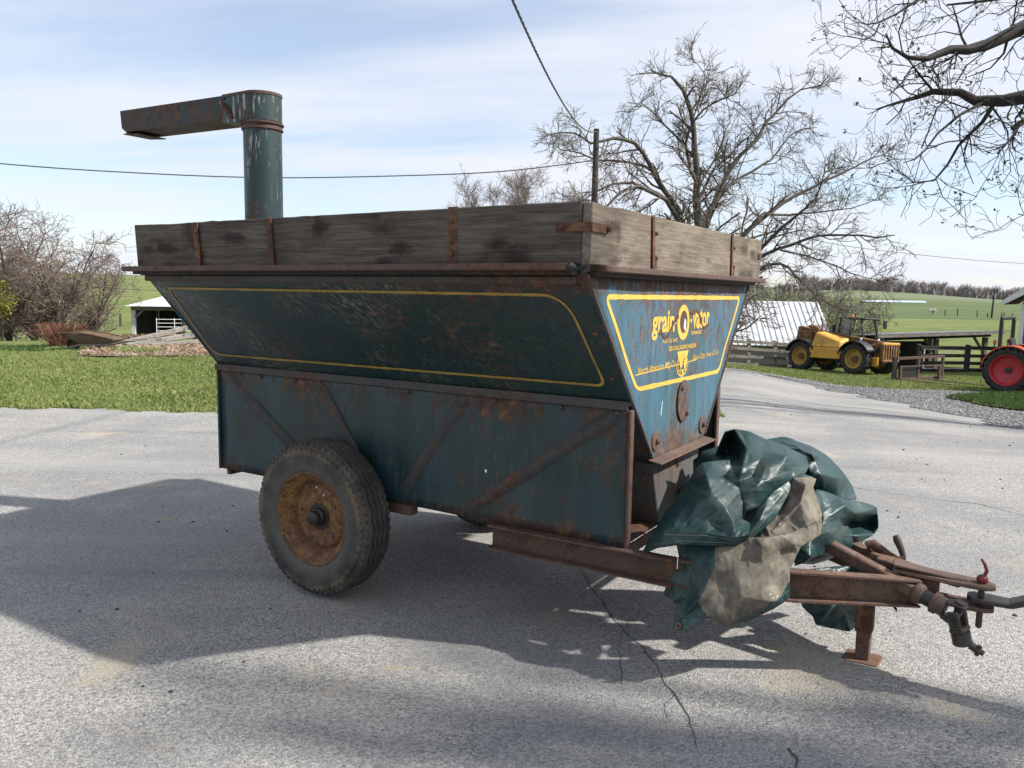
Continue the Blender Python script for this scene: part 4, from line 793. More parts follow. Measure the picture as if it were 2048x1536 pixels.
in_patch = np.vectorize(lambda x, y: pip(x, y, gpoly), otypes=[bool])
sheet('grass_patch', LS(10.8, 24, 90), LS(16, 25, 80), in_patch, .05, M['ground'])
x, y = scatter(60000, 10.9, 20, 16.4, 24.6, lambda x, y: in_patch(x, y)); blades('patch_grass', x, y, .13, .022, M['rough_grass'], .9)
x, y = scatter(260000, 4, 30, 22.8, 42, lambda x, y: ~in_yard(x, y + wob(x)) & (x/y > .24)); blades('paddock_grass', x, y, .08, .026, M['lawn'], .9)
# mulch bed
M['mulch'] = mottled('mulch_soil', (.10, .065, .045), (.22, .155, .115), 9, .95, .9, 'Position', bdist=.05)
sheet('mulch_bed', LS(-11, -3, 90), LS(13.6, 19, 70), bed, .05, M['mulch'])
x, y = scatter(16000, -11, -3, 13.8, 18.8, bed); blades('mulch_litter', x, y, .085, .030, leafmat('pale_litter', [(.2, (.16, .09, .06)), (.5, (.33, .24, .17)), (.9, (.46, .38, .29))], .9, 0), 1.6)
x, y = scatter(2600, -7.6, -6.7, 14.6, 15.4, lambda x, y: bed(x, y) & (np.hypot((x + 7.1)/.45, (y - 15)/.35) < 1)); blades('bed_greens', x, y, .10, .02, M['lawn'], .9)
# gravel beside the yard
M['gravel'] = NT('grey_gravel'); g_ = M['gravel']; v_ = g_.co('Position'); cc = g_.vor(v_, 22, 'Color'); cd = g_.vor(v_, 22); sc_ = g_.n('ShaderNodeSeparateColor'); g_.t.links.new(cc, sc_.inputs[0])
g_.bump(g_.math('MULTIPLY', cd, -1.), 1., .03); M['gravel'] = g_.done(g_.ramp(sc_.outputs[0], [(.05, (.07, .075, .085)), (.5, (.19, .195, .205)), (.95, (.34, .34, .34))]), .9, 0, .3)
grav = lambda x, y: (x > np.interp(y, [4, 9.6, 14, 18.4, 22.8, 24.5], [6.6, 6.9, 7.6, 8.1, 8.3, 7.4]) + .25*np.sin(y*2.1) + .1*np.sin(y*6)) & in_yard(x, y + wob(x) + .1) & ~in_patch(x, y)
sheet('gravel_strip', LS(6, 24, 220), LS(4, 26, 260), grav, .006, M['gravel'])
def stones(name, x, y, smin, smax, mat, dz=0.):
    n = len(x); ico = bmesh.new(); bmesh.ops.create_icosphere(ico, subdivisions=1, radius=1); bv = np.array([v.co[:] for v in ico.verts]); bf = np.array([[v.index for v in f.verts] for f in ico.faces]); ico.free()
    bv = bv[:12] if len(bv) > 12 else bv
    if len(bv) == 12:
        bm_ = bmesh.new(); bmesh.ops.create_icosphere(bm_, subdivisions=1, radius=1); bm_.free()
    octv = np.array([(1, 0, 0), (-1, 0, 0), (0, 1, 0), (0, -1, 0), (0, 0, 1), (0, 0, -1)], float); octf = np.array([(0, 2, 4), (2, 1, 4), (1, 3, 4), (3, 0, 4), (2, 0, 5), (1, 2, 5), (3, 1, 5), (0, 3, 5)])
    s = rng.uniform(smin, smax, n)*rng.uniform(.6, 1, n); z = T(x, y) + dz; a = rng.uniform(0, 6.28, n)
    sc = np.stack([s*rng.uniform(.7, 1.3, n), s*rng.uniform(.7, 1.3, n), s*rng.uniform(.4, .8, n)], -1)
    V = octv[None]*sc[:, None] + rng.normal(0, .12, (n, 6, 3))*s[:, None, None]
    c, q_ = np.cos(a)[:, None], np.sin(a)[:, None]; Vx, Vy = V[..., 0]*c - V[..., 1]*q_, V[..., 0]*q_ + V[..., 1]*c
    V = np.stack([Vx + x[:, None], Vy + y[:, None], V[..., 2] + (z + sc[:, 2]*.4)[:, None]], -1).reshape(-1, 3); F = (octf[None] + (np.arange(n)*6)[:, None, None]).reshape(-1, 3)
    return tag(np_mesh(name, V, F, mat), kind='stuff')
M['stone'] = leafmat('loose_stones', [(.1, (.06, .06, .065)), (.5, (.17, .17, .175)), (.9, (.36, .35, .33))], .9, 0)
x, y = scatter(60000, 6.3, 17, 6, 25, grav); stones('loose_gravel', x, y, .012, .035, M['stone'], .004)
x, y = scatter(2600, -7, 9, 1.2, 14, lambda x, y: in_yard(x, y + .3) & (np.hypot(x, y) > 1.6)); stones('scattered_stones', x, y, .003, .0085, M['stone'])
x, y = scatter(260, -7, 9, 1.6, 12, lambda x, y: in_yard(x, y + .3)); stones('yard_grit', x, y, .008, .017, plain('dark_grit', (.05, .05, .055), .9))
# cracks in the asphalt: narrow open ribbons, darker filler
M['crack'] = plain('crack_filler', (.055, .053, .053), .95)
def crack(px, w):
    pts = [ground_at(a, b) for a, b in px]; P = []
    for a, b in zip(pts[:-1], pts[1:]):
        k = max(2, int((b - a).length/.025)); P += [a + (b - a)*(i/k) for i in range(k)]
    P.append(pts[-1]); V = []; F = []
    for i, p in enumerate(P):
        d_ = (P[min(i+1, len(P)-1)] - P[max(i-1, 0)]).normalized(); nn = Vector((-d_.y, d_.x, 0)); j = nn*(.012*mnoise.noise(p*9) + .007*mnoise.noise(p*37)); ww = w*(.35 + 1.1*abs(mnoise.noise(p*6 + Vector((3, 1, 0)))))
        V += [p + j + nn*ww + Vector((0, 0, .0025)), p + j - nn*ww + Vector((0, 0, .0025))]
    F = [(2*i, 2*i + 1, 2*i + 3, 2*i + 2) for i in range(len(P)-1)]
    o_ = MB().add(V, F).build('crack', M['crack'], yard, recalc=False)
crack([(1150, 1128), (1165, 1150), (1185, 1180), (1215, 1220), (1245, 1262), (1290, 1300), (1312, 1335), (1345, 1390), (1372, 1425), (1390, 1470), (1392, 1500)], .0038)
crack([(1245, 1262), (1235, 1300), (1246, 1340), (1240, 1370)], .002)
crack([(1345, 1390), (1330, 1410), (1336, 1440)], .002)
crack([(1520, 950), (1600, 965), (1700, 975), (1800, 990), (1960, 1010), (2060, 1035)], .004)
crack([(1575, 1500), (1590, 1520), (1598, 1560)], .006)
# ---------------------------------------------------------------- bare trees
def poly_tubes(P, Rd, sides=3):
    """P (N,K,3) polylines and Rd (N,K) radii to one triangle-prism mesh"""
    N, K, _ = P.shape; D = np.gradient(P, axis=1); D /= np.linalg.norm(D, axis=2, keepdims=True) + 1e-9
    ref = np.where(np.abs(D[:, :1, 2:3]) < .9, np.array([0, 0, 1.]), np.array([1., 0, 0])); U = np.cross(D, np.broadcast_to(ref, D.shape)); U /= np.linalg.norm(U, axis=2, keepdims=True) + 1e-9; W = np.cross(D, U)
    a = np.arange(sides)*2*np.pi/sides
    V = P[:, :, None] + Rd[:, :, None, None]*(U[:, :, None]*np.cos(a)[None, None, :, None] + W[:, :, None]*np.sin(a)[None, None, :, None])
    I = np.arange(N*K*sides).reshape(N, K, sides); J = np.roll(I, -1, 2)
    F = np.stack([I[:, :-1], J[:, :-1], J[:, 1:], I[:, 1:]], -1).reshape(-1, 4); return V.reshape(-1, 3), F
def spawn(P, Rd, n, length, ang=(35, 75), r=(.6, .35), up=.1, wander=.25, tmin=.15, K=4, rg=rng, ref=None):
    N, K0, _ = P.shape; t_ = rg.uniform(tmin, 1, (N, n)); f = t_*(K0-1); i = np.minimum(f.astype(int), K0-2); u = (f - i)[..., None]; ii = np.arange(N)[:, None]
    p = P[ii, i]*(1-u) + P[ii, i+1]*u; d = P[ii, i+1] - P[ii, i]; d /= np.linalg.norm(d, axis=2, keepdims=True) + 1e-9; rd = Rd[ii, i]*(1-u[..., 0]) + Rd[ii, i+1]*u[..., 0]
    q_ = rg.normal(0, 1, d.shape); q_ -= d*(q_*d).sum(2, keepdims=True); q_ /= np.linalg.norm(q_, axis=2, keepdims=True) + 1e-9
    a = np.radians(rg.uniform(*ang, (N, n)))[..., None]; nd = d*np.cos(a) + q_*np.sin(a); nd[..., 2] += up; nd /= np.linalg.norm(nd, axis=2, keepdims=True)
    L_ = (length*rg.uniform(.45, 1.25, (N, n))*(1.15 - .5*t_)*(np.clip((rd/ref)**.7, .28, 1.1) if ref else 1.))[..., None]; out_ = [p]; cur = nd
    for k in range(K-1):
        out_.append(out_[-1] + cur*L_/(K-1)); cur = cur + rg.normal(0, wander, cur.shape); cur[..., 2] += up*.5; cur /= np.linalg.norm(cur, axis=2, keepdims=True)
    C = np.stack(out_, 2).reshape(N*n, K, 3); r0 = np.minimum(rd*r[0], rd).reshape(-1); RR = r0[:, None]*np.linspace(1, r[1], K)[None]
    return C, RR
def resample(pts, rads, step):
    pts = [Vector(p) for p in pts]; P = []; Q = []
    for i in range(len(pts)-1):
        p0, p1, p2, p3 = pts[max(i-1, 0)], pts[i], pts[i+1], pts[min(i+2, len(pts)-1)]; k = max(1, int((p2 - p1).length/step))
        for j in range(k):
            t_ = j/k; P.append(.5*((2*p1) + (p2 - p0)*t_ + (2*p0 - 5*p1 + 4*p2 - p3)*t_*t_ + (3*p1 - p0 - 3*p2 + p3)*t_**3)); Q.append(rads[i] + (rads[i+1] - rads[i])*t_)
    P.append(pts[-1]); Q.append(rads[-1]); return P, Q
def pieces(P, Q, K=4):     # cut a long limb to pieces that can be parents
    A = np.array([tuple(p) for p in P]); B = np.array(Q); o1, o2 = [], []
    for i in range(0, len(A)-1, K-1):
        seg = A[i:i+K]; sr = B[i:i+K]
        if len(seg) < 2: continue
        if len(seg) < K:
            t_ = np.linspace(0, len(seg)-1, K); seg = np.stack([np.interp(t_, range(len(seg)), seg[:, c]) for c in range(3)], -1); sr = np.interp(t_, range(len(sr)), sr)
        o1.append(seg); o2.append(sr)
    return np.array(o1), np.array(o2)
def bark(name, c1, c2): return mottled(name, c1, c2, 5, .9, .6, 'Object', (3, 3, .7), bdist=.02)
M['bark'] = bark('grey_bark', (.040, .034, .028), (.095, .082, .068)); M['twig'] = bark('twig_bark', (.085, .070, .058), (.16, .135, .11))
def bare_tree(name, label, base, limbs, levels, barkm, twigm, group=None, jitter=.05, sides=8, ref=None, cat='tree'):
    """limbs: list of (points, r0, r1); levels: list of (n, length, ang, up, wander, rmin)"""
    root = empty(name, base, 0, label, cat, group); B = Vector(base); tr = MB(); PP, QQ = [], []
    for li, (pts, r0, r1) in enumerate(limbs):
        m = len(pts); rads = [r0 + (r1 - r0)*(i/(m-1))**.8 for i in range(m)]; step = .35 if m < 30 else .2
        P, Q = resample(pts, rads, step); P = [p - B + Vector((mnoise.noise(p*1.3 + Vector((li, 0, 0))), mnoise.noise(p*1.3 + Vector((0, li, 5))), mnoise.noise(p*1.3 + Vector((9, 0, li)))))*(jitter if 0 < i < len(P)-1 else 0) for i, p in enumerate(P)]
        tr.tube(P, Q, sides if r0 > .05 else 5); a, b = pieces(P, Q); PP.append(a); QQ.append(b)
    tr.build('trunk', barkm, root, smooth=True, recalc=False)
    P, Q = np.concatenate(PP), np.concatenate(QQ); VV, FF = [], []; off = 0; tips = None
    for lv_, (n, ln, ang, up, wa, rmin) in enumerate(levels):
        P, Q = spawn(P, Q, n, ln, ang, (.62, .5), up, wa, ref=ref if lv_ == 0 else None); Q = np.maximum(np.minimum(Q, rmin*2.2), rmin); V, F = poly_tubes(P, Q); VV.append(V); FF.append(F + off); off += len(V); tips = P
    np_mesh('crown', np.concatenate(VV), np.concatenate(FF), twigm, root)
    return root, tips
def limb_px(pts, Y0, dY): n = len(pts); return [at(a, b, Y0 + dY*(i/(n-1))) for i, (a, b) in enumerate(pts)]
Yw = 27.; bx, by = 1408, 735
gb = at(bx, by, Yw); gb.z = TZ(gb.x, gb.y) - .05
def tw(pts, dY, r0, r1, Y0=Yw): return (limb_px(pts, Y0, dY), r0, r1)
W = [tw([(1408, 760), (1410, 690), (1405, 600), (1400, 520), (1398, 452), (1394, 400), (1394, 325), (1383, 250), (1368, 180), (1345, 152), (1300, 140)], -.6, 0.259, 0.021),
 tw([(1405, 470), (1451, 353), (1511, 278), (1558, 217), (1600, 180), (1647, 168)], 1.6, 0.099, 0.014), tw([(1405, 700), (1400, 560), (1366, 447), (1329, 381), (1300, 330), (1268, 287), (1225, 276), (1183, 287), (1146, 264), (1080, 278)], -2.6, 0.136, 0.014),
 tw([(1404, 650), (1385, 500), (1357, 442), (1333, 400), (1296, 379), (1254, 377), (1226, 400), (1195, 428), (1160, 440)], -3.6, 0.112, 0.017), tw([(1333, 400), (1268, 367), (1230, 365), (1188, 386), (1160, 405)], -1.2, 0.062, 0.014, 25.),
 tw([(1310, 345), (1258, 325), (1197, 323), (1160, 306), (1120, 300)], 1.2, 0.056, 0.014), tw([(1415, 680), (1440, 560), (1483, 470), (1535, 428), (1591, 391), (1657, 358), (1727, 325), (1774, 306)], 2.8, 0.136, 0.014),
 tw([(1418, 690), (1460, 590), (1512, 508), (1563, 456), (1629, 400), (1650, 340)], -2.2, 0.112, 0.014), tw([(1420, 690), (1465, 590), (1512, 522), (1582, 489), (1657, 470), (1751, 475), (1790, 470)], -3.4, 0.093, 0.014),
 tw([(1420, 700), (1460, 620), (1512, 545), (1560, 525), (1610, 569), (1657, 606), (1700, 625)], -4.2, 0.081, 0.013), tw([(1420, 710), (1455, 640), (1502, 592), (1488, 606), (1500, 632), (1507, 645)], -4.6, 0.050, 0.010),
 tw([(1397, 400), (1432, 334), (1460, 310), (1500, 270), (1530, 245)], 2., 0.056, 0.013), tw([(1392, 362), (1371, 287), (1390, 240), (1423, 208), (1479, 184)], -1.6, 0.062, 0.013), tw([(1404, 470), (1413, 428), (1470, 362), (1540, 320), (1591, 264), (1633, 255)], 3.2, 0.081, 0.014),
 tw([(1383, 250), (1400, 190), (1410, 150), (1385, 118)], 1., 0.031, 0.010), tw([(1535, 428), (1600, 430), (1680, 420), (1760, 400)], 1.4, 0.050, 0.013, 28.), tw([(1560, 500), (1640, 520), (1700, 545), (1760, 560)], -.8, 0.037, 0.011, 25.), tw([(1394, 325), (1340, 260), (1290, 215), (1255, 205)], -1.2, 0.050, 0.011), tw([(1451, 353), (1440, 290), (1460, 240), (1450, 190)], .8, 0.037, 0.010)]
bare_tree('walnut_tree', 'big spreading bare tree with arching grey limbs behind the wagon', tuple(gb), W,
  [(3, 1.9, (30, 70), .10, .22, .017), (5, .80, (30, 70), .08, .28, .0095), (3, .45, (25, 65), .06, .3, .0062), (2, .24, (25, 60), .04, .3, .0045)], M['bark'], M['twig'], jitter=.10, sides=10, ref=.10)
# near maple: trunk beyond the right edge of the picture, budding branches reaching in
TRX, TRY = 13.6, 9.6; MK = 1.5
def near(pts, Y0, Y1, r0, r1, off=None):
    P = limb_px(pts, Y0*MK, (Y1 - Y0)*MK)
    return ((off or []) + P, r0*MK, r1*MK)
Mz = lambda z: [Vector((TRX, TRY, z*1.25)), Vector((TRX - 2.2, TRY + .5, z*1.25 + .5))]
A1 = near([(2048, 52), (2014, 69), (1972, 88), (1936, 99), (1902, 99), (1868, 112), (1853, 118), (1816, 115), (1785, 95), (1772, 68)], 7.4, 7.0, .085, .007, Mz(3.0)); A2 = near([(2048, 195), (2006, 202), (1949, 202), (1920, 185), (1868, 184), (1837, 195), (1790, 208), (1751, 219)], 7.0, 7.5, .085, .005, Mz(2.7))
NB = [([Vector((TRX, TRY, -.3)), Vector((TRX + .02, TRY, 1.2)), Vector((TRX - .05, TRY + .05, 2.7)), Vector((TRX + .1, TRY - .1, 4.4)), Vector((TRX + .3, TRY + .1, 6.5)), Vector((TRX + .1, TRY + .3, 8.5))], .27, .05), A1, A2,
 near([(1868, 184), (1840, 154), (1820, 125), (1803, 99)], 7.35, 7.1, .012, .005), near([(1988, 208), (1965, 245), (1933, 276), (1915, 294), (1894, 331), (1868, 362), (1842, 365), (1811, 367)], 7.1, 7.3, .022, .004), near([(1965, 206), (1920, 232), (1876, 268), (1853, 299), (1830, 318), (1806, 326)], 7.1, 6.7, .016, .004),
 near([(2014, 81), (2006, 109), (1980, 138), (1936, 154)], 7.4, 7.7, .015, .004), near([(1985, 215), (2003, 240), (2017, 265), (2017, 286), (1988, 302)], 7.1, 7.1, .010, .004), near([(1936, 99), (1925, 75), (1915, 40), (1905, 10)], 7.3, 7.6, .014, .006), near([(1925, 120), (1912, 110), (1908, 140)], 7.3, 7.3, .010, .005),
 near([(1960, -60), (1880, -25), (1837, 2), (1795, 29), (1759, 48), (1738, 51), (1712, 44)], 7.6, 7.2, .022, .004, [Vector((TRX - .2, TRY, 5.0)), Vector((TRX - 2.6, TRY + .6, 6.6))]), near([(1759, 48), (1748, 70), (1725, 78), (1700, 73)], 7.25, 7.2, .008, .004), near([(2060, 235), (2040, 245), (2025, 258)], 6.6, 6.6, .03, .022, Mz(2.5)), near([(2075, 440), (2050, 432), (2036, 428)], 7.4, 7.4, .008, .004, Mz(2.1)),
 near([(2100, -10), (2040, -6), (1960, 5), (1893, 10)], 7.8, 8.2, .03, .01, [Vector((TRX, TRY, 4.6)), Vector((TRX - 1.8, TRY + 1., 5.8))])]
for z, dx, dy, dz in ((4.2, 2.8, -2.0, 2.2), (3.6, 2.6, 2.4, 1.8), (4.6, -1.0, 2.8, 3.6), (5.0, 1.6, -1.0, 3.6)):
    NB.append(([Vector((TRX, TRY, z)), Vector((TRX + dx*.35, TRY + dy*.35, z + dz*.4)), Vector((TRX + dx*.7, TRY + dy*.7, z + dz*.75)), Vector((TRX + dx, TRY + dy, z + dz))], .10, .012))
M['maple'] = bark('dark_maple_bark', (.013, .011, .010), (.032, .027, .023))
mt, tips = bare_tree('maple_tree', 'near dark maple with budding twigs reaching over the yard', (TRX, TRY, -.05), NB, [(3, .95, (30, 70), .10, .38, .0052), (3, .55, (30, 70), .14, .38, .0038), (2, .30, (25, 60), .16, .35, .0032)], M['maple'], M['maple'], jitter=.03, sides=9)
tp_ = tips[:, -1]; n = len(tp_); tp_ = tp_[::2]; n = len(tp_); k = 5; c = np.repeat(tp_, k, 0) + rng.normal(0, .020, (n*k, 3)); a = rng.normal(0, 1, (n*k, 2, 3))*.013
V = np.stack([c - a[:, 0], c + a[:, 1]*.7, c + a[:, 0], c - a[:, 1]*.7], 1).reshape(-1, 3); o = np_mesh('buds', V, np.arange(n*k*4).reshape(-1, 4), leafmat('opening_buds', [(.2, (.03, .035, .015)), (.6, (.06, .075, .025)), (.9, (.11, .10, .05))]), mt)
# its neighbour beside the photographer, out of the picture: it throws the branch shadows on the yard
NX, NY = 8.1, .92; NS = [([Vector((NX, NY, -.2)), Vector((NX + .05, NY, 1.5)), Vector((NX - .05, NY + .05, 3.2)), Vector((NX + .1, NY - .05, 5.2)), Vector((NX, NY + .05, 7.4)), Vector((NX - .2, NY + .2, 9.0))], .27, .07)]
for z, dx, dy, dz in ((3.2, -1.6, .75, 3.0), (3.6, -2.2, .2, 2.6), (4.0, -1.2, .9, 1.6), (4.0, -2.4, -.6, 2.4), (4.8, .9, .3, 2.8), (5.2, -1.4, .2, 2.4), (3.8, 2.0, .4, 2.6), (4.6, 1.2, -1.6, 2.6)):
    NS.append(([Vector((NX, NY, z)), Vector((NX + dx*.35, NY + dy*.35, z + dz*.35)), Vector((NX + dx*.7, NY + dy*.75, z + dz*.75)), Vector((NX + dx, NY + dy, z + dz))], .12, .04))
bare_tree('maple_tree', 'second dark maple beside the yard shading the asphalt near the hitch', (NX, NY, -.05), NS, [(2, .8, (30, 70), .12, .28, .014), (3, .5, (30, 70), .14, .28, .008), (1, .3, (25, 60), .14, .3, .006)], M['maple'], M['maple'], jitter=.06, sides=8)
# old orchard trees left of the shed, and saplings farther off
def stems(base, n, h, spread, r, lean=(0, 0), rg=random):
    out_ = []; B = Vector(base)
    for i in range(n):
        a = 2*math.pi*(i + rg.random()*.7)/n; s_ = spread*rg.uniform(.45, 1.); hh = h*rg.uniform(.7, 1.) if s_ < spread*.75 else h*rg.uniform(.5, .8)
        ca, sa = math.cos(a), math.sin(a); out_.append(([B, B + Vector((ca*s_*.12 + lean[0]*.2, sa*s_*.12, hh*.22)), B + Vector((ca*s_*.4 + lean[0]*.5, sa*s_*.4, hh*.5)), B + Vector((ca*s_*.75 + lean[0]*.8, sa*s_*.75, hh*.78)), B + Vector((ca*s_ + lean[0], sa*s_, hh*.98))], r*rg.uniform(.6, 1), r*.12))
    return out_
M['twig_l'] = bark('pinkish_twig_bark', (.12, .085, .070), (.22, .17, .145))
orch = [(122, 27, 3.9, 2.4, 9, 'bare old orchard tree with several leaning stems by the reddish stalks'), (20, 27.5, 4.2, 2.2, 9, 'tall bare orchard tree at the thicket beside the yellow-green bush'), (70, 31, 4.4, 2.4, 9, 'bare orchard tree with pinkish twigs inside the thicket'), (-70, 28, 4.4, 2.6, 8, 'bare thicket tree beyond the yellow-green bush'), (190, 34, 3.6, 2.4, 8, 'low wide bare tree in the pasture near the small shed'), (-140, 33, 4.6, 2.8, 8, 'bare tree at the outer end of the thicket')]
for px, Y, h, sp, n, lab in orch:
    g = at(px, 690, Y); g.z = TZ(g.x, g.y) - .05
    bare_tree('orchard_tree', lab, tuple(g), stems(g, n, h, sp, .085), [(5, 1.2, (30, 80), .05, .3, .012), (5, .68, (30, 80), .0, .34, .0075), (3, .40, (30, 75), -.02, .34, .0062)], M['bark'], M['twig_l'], 'orchard trees', jitter=.12, sides=6)
for px, py, Y, h, sp, lab in ((1005, 470, 62, 6.6, 2.7, 'pale fine-twigged bare tree rising beyond the sideboards'), (1098, 480, 66, 5.6, 2.6, 'shorter pale bare tree beside the other one beyond the sideboards')):
    g = at(px, py, Y); g.z = TZ(g.x, g.y); top = at(px, 332 if px < 1050 else 360, Y).z - g.z
    bare_tree('pale_tree', lab, tuple(g), stems(g, 18, top*.94, sp*1.5, .09), [(5, 1.7, (20, 60), .18, .2, .014), (6, 1.0, (20, 60), .15, .24, .009), (5, .6, (20, 60), .1, .26, .007)], M['twig_l'], M['twig_l'], jitter=.1, sides=5)
g = at(1690, 650, 45); g.z = TZ(g.x, g.y)
bare_tree('bare_bush', 'tangled bare bush between the white roof and the telehandler', tuple(g), stems(g, 12, 3.9, 2.0, .05), [(4, 1.2, (25, 70), .1, .3, .014), (5, .7, (25, 70), .05, .3, .010), (3, .4, (25, 70), 0, .3, .008)], M['bark'], M['twig'], jitter=.12, sides=5, cat='bush')
g = at(1590, 600, 75); g.z = TZ(g.x, g.y)
bare_tree('bare_bush', 'distant bare shrubbery over the ridge of the white roof', tuple(g), stems(g, 10, 4.8, 3.4, .05), [(5, 1.6, (25, 70), .1, .3, .02), (5, .9, (25, 70), .05, .3, .014), (2, .5, (25, 70), 0, .3, .012)], M['bark'], M['twig'], jitter=.12, sides=5, cat='bush')
# shrub coming into leaf, at the picture's left
g = at(-14, 690, 24); g.z = TZ(g.x, g.y); sh = empty('leafing_shrub', tuple(g), 0, 'yellow-green shrub coming into leaf beside the bare thicket', 'shrub'); mb = MB()
for (P_, r0, r1) in stems((0, 0, 0), 7, 2.2, .7, .03): mb.tube(P_, [r0, r0*.8, r0*.6, r0*.4, r1], 5)
mb.build('stem', M['bark'], sh, recalc=False)
nc = 70; cc_ = rng.normal(0, 1, (nc, 3)); cc_ /= np.linalg.norm(cc_, axis=1, keepdims=True); cc_ = cc_*np.array([.75, .7, .85])*rng.uniform(.35, 1.05, (nc, 1)) + np.array([-.25, 0, 1.5]); n = nc*85; c = np.repeat(cc_, 85, 0) + rng.normal(0, 1, (n, 3))*rng.uniform(.06, .16, (nc, 1)).repeat(85, 0); a = rng.normal(0, .020, (n, 2, 3))
np_mesh('foliage', np.stack([c - a[:, 0], c + a[:, 1], c + a[:, 0], c - a[:, 1]], 1).reshape(-1, 3), np.arange(n*4).reshape(-1, 4), leafmat('spring_leaves', [(.2, (.10, .10, .015)), (.55, (.20, .20, .03)), (.9, (.25, .15, .05))]), sh)
# clump of reddish stalks behind the wheelbarrow
g = at(128, 695, 17.2); g.z = TZ(g.x, g.y); n = 900; P0 = np.stack([rng.normal(0, .10, n), rng.normal(0, .10, n), np.zeros(n)], -1); d = np.stack([rng.normal(0, .32, n) + P0[:, 0]*2, rng.normal(0, .32, n), np.ones(n)], -1); ln = rng.uniform(.25, .62, n)[:, None]
P = np.stack([P0, P0 + d*ln*.5, P0 + d*ln + np.stack([np.zeros(n), np.zeros(n), -.05*np.ones(n)], -1)], 1); V, F = poly_tubes(P, np.full((n, 3), .0045))
cl = empty('stalk_clump', tuple(g), 0, 'clump of reddish dry stalks behind the wheelbarrow', 'plant'); np_mesh('stalks', V, F, M['redstem'], cl)['kind'] = 'stuff'
x, y = scatter(9000, -18, -7, 30, 37, lambda x, y: (y > 31) & (y < 36)); blades('dry_pasture_edge', x, y, .25, .03, M['dry'], .8)
# far wood on the ridge
def wood_mass(name, px0, px1, Y, hpx, n, seed, mat):
    rg = np.random.default_rng(seed); VV, FF, off = [], [], 0
    for i in range(n):
        px = rg.uniform(px0, px1); g = at(px, 590, Y*rg.uniform(.97, 1.1)); z0 = TZ(g.x, g.y); h = hpx/FPX*Y*rg.uniform(.6, 1.15); K_ = 46
        t_ = rg.uniform(0, 1, K_); a = rg.uniform(0, 6.28, K_); lean = rg.uniform(.05, .5, K_); b = np.stack([np.full(K_, g.x), np.full(K_, g.y), z0 + h*t_*.55], -1); e = b + np.stack([np.cos(a)*lean*h*.7, np.sin(a)*lean*h*.7, h*(1-t_*.55)*rg.uniform(.35, .8, K_)], -1)
        P = np.stack([b, (b + e)/2 + rg.normal(0, h*.02, (K_, 3)), e], 1); V, F = poly_tubes(P, np.stack([np.full(K_, h*.016), np.full(K_, h*.012), np.full(K_, h*.006)], -1)); VV.append(V); FF.append(F + off); off += len(V)
    return tag(np_mesh(name, np.concatenate(VV), np.concatenate(FF), mat), kind='stuff')
M['farwood'] = plain('far_bare_wood', (.20, .175, .175), .95)
wood_mass('ridge_wood', 1600, 2120, 640, 30, 230, 5, M['farwood']); wood_mass('ridge_wood', 1480, 1640, 420, 26, 40, 6, M['farwood'])
x, y = scatter(5200, 40, 330, 500, 700, lambda x, y: (x/y > .36) & (x/y < .72)); blades('ridge_undergrowth', x, y, 4.5, 3.2, plain('far_undergrowth', (.17, .15, .145), .95), .3)
# white blossom tree in the field
g = ground_at(1866, 629); bt = empty('blossom_tree', tuple(g), 0, 'small white blossoming tree on the far field edge', 'tree'); sz = 7.5/FPX*g.y; mb = MB().tube([(0, 0, -.1), (0, 0, sz*.5)], [sz*.06, sz*.05], 6)
for a in range(5): mb.tube([(0, 0, sz*.4), (math.cos(a*1.26)*sz*.5, math.sin(a*1.26)*sz*.5, sz*1.2)], [sz*.04, sz*.02], 4)
mb.build('trunk', M['bark'], bt); n = 1500; u = rng.normal(0, 1, (n, 3)); u /= np.linalg.norm(u, axis=1, keepdims=True); c = u*np.array([sz, sz, sz*.75])*rng.uniform(.3, 1, (n, 1)) + np.array([0, 0, sz*1.0]); c = c[(np.sin(c[:, 0]*5/sz) + np.sin(c[:, 2]*6/sz + 1) + np.sin(c[:, 1]*5/sz)) > -.3]; n = len(c); a = rng.normal(0, sz*.06, (n, 2, 3))
np_mesh('crown', np.stack([c - a[:, 0], c + a[:, 1], c + a[:, 0], c - a[:, 1]], 1).reshape(-1, 3), np.arange(n*4).reshape(-1, 4), leafmat('blossom', [(.2, (.45, .44, .40)), (.9, (.75, .74, .70))]), bt)
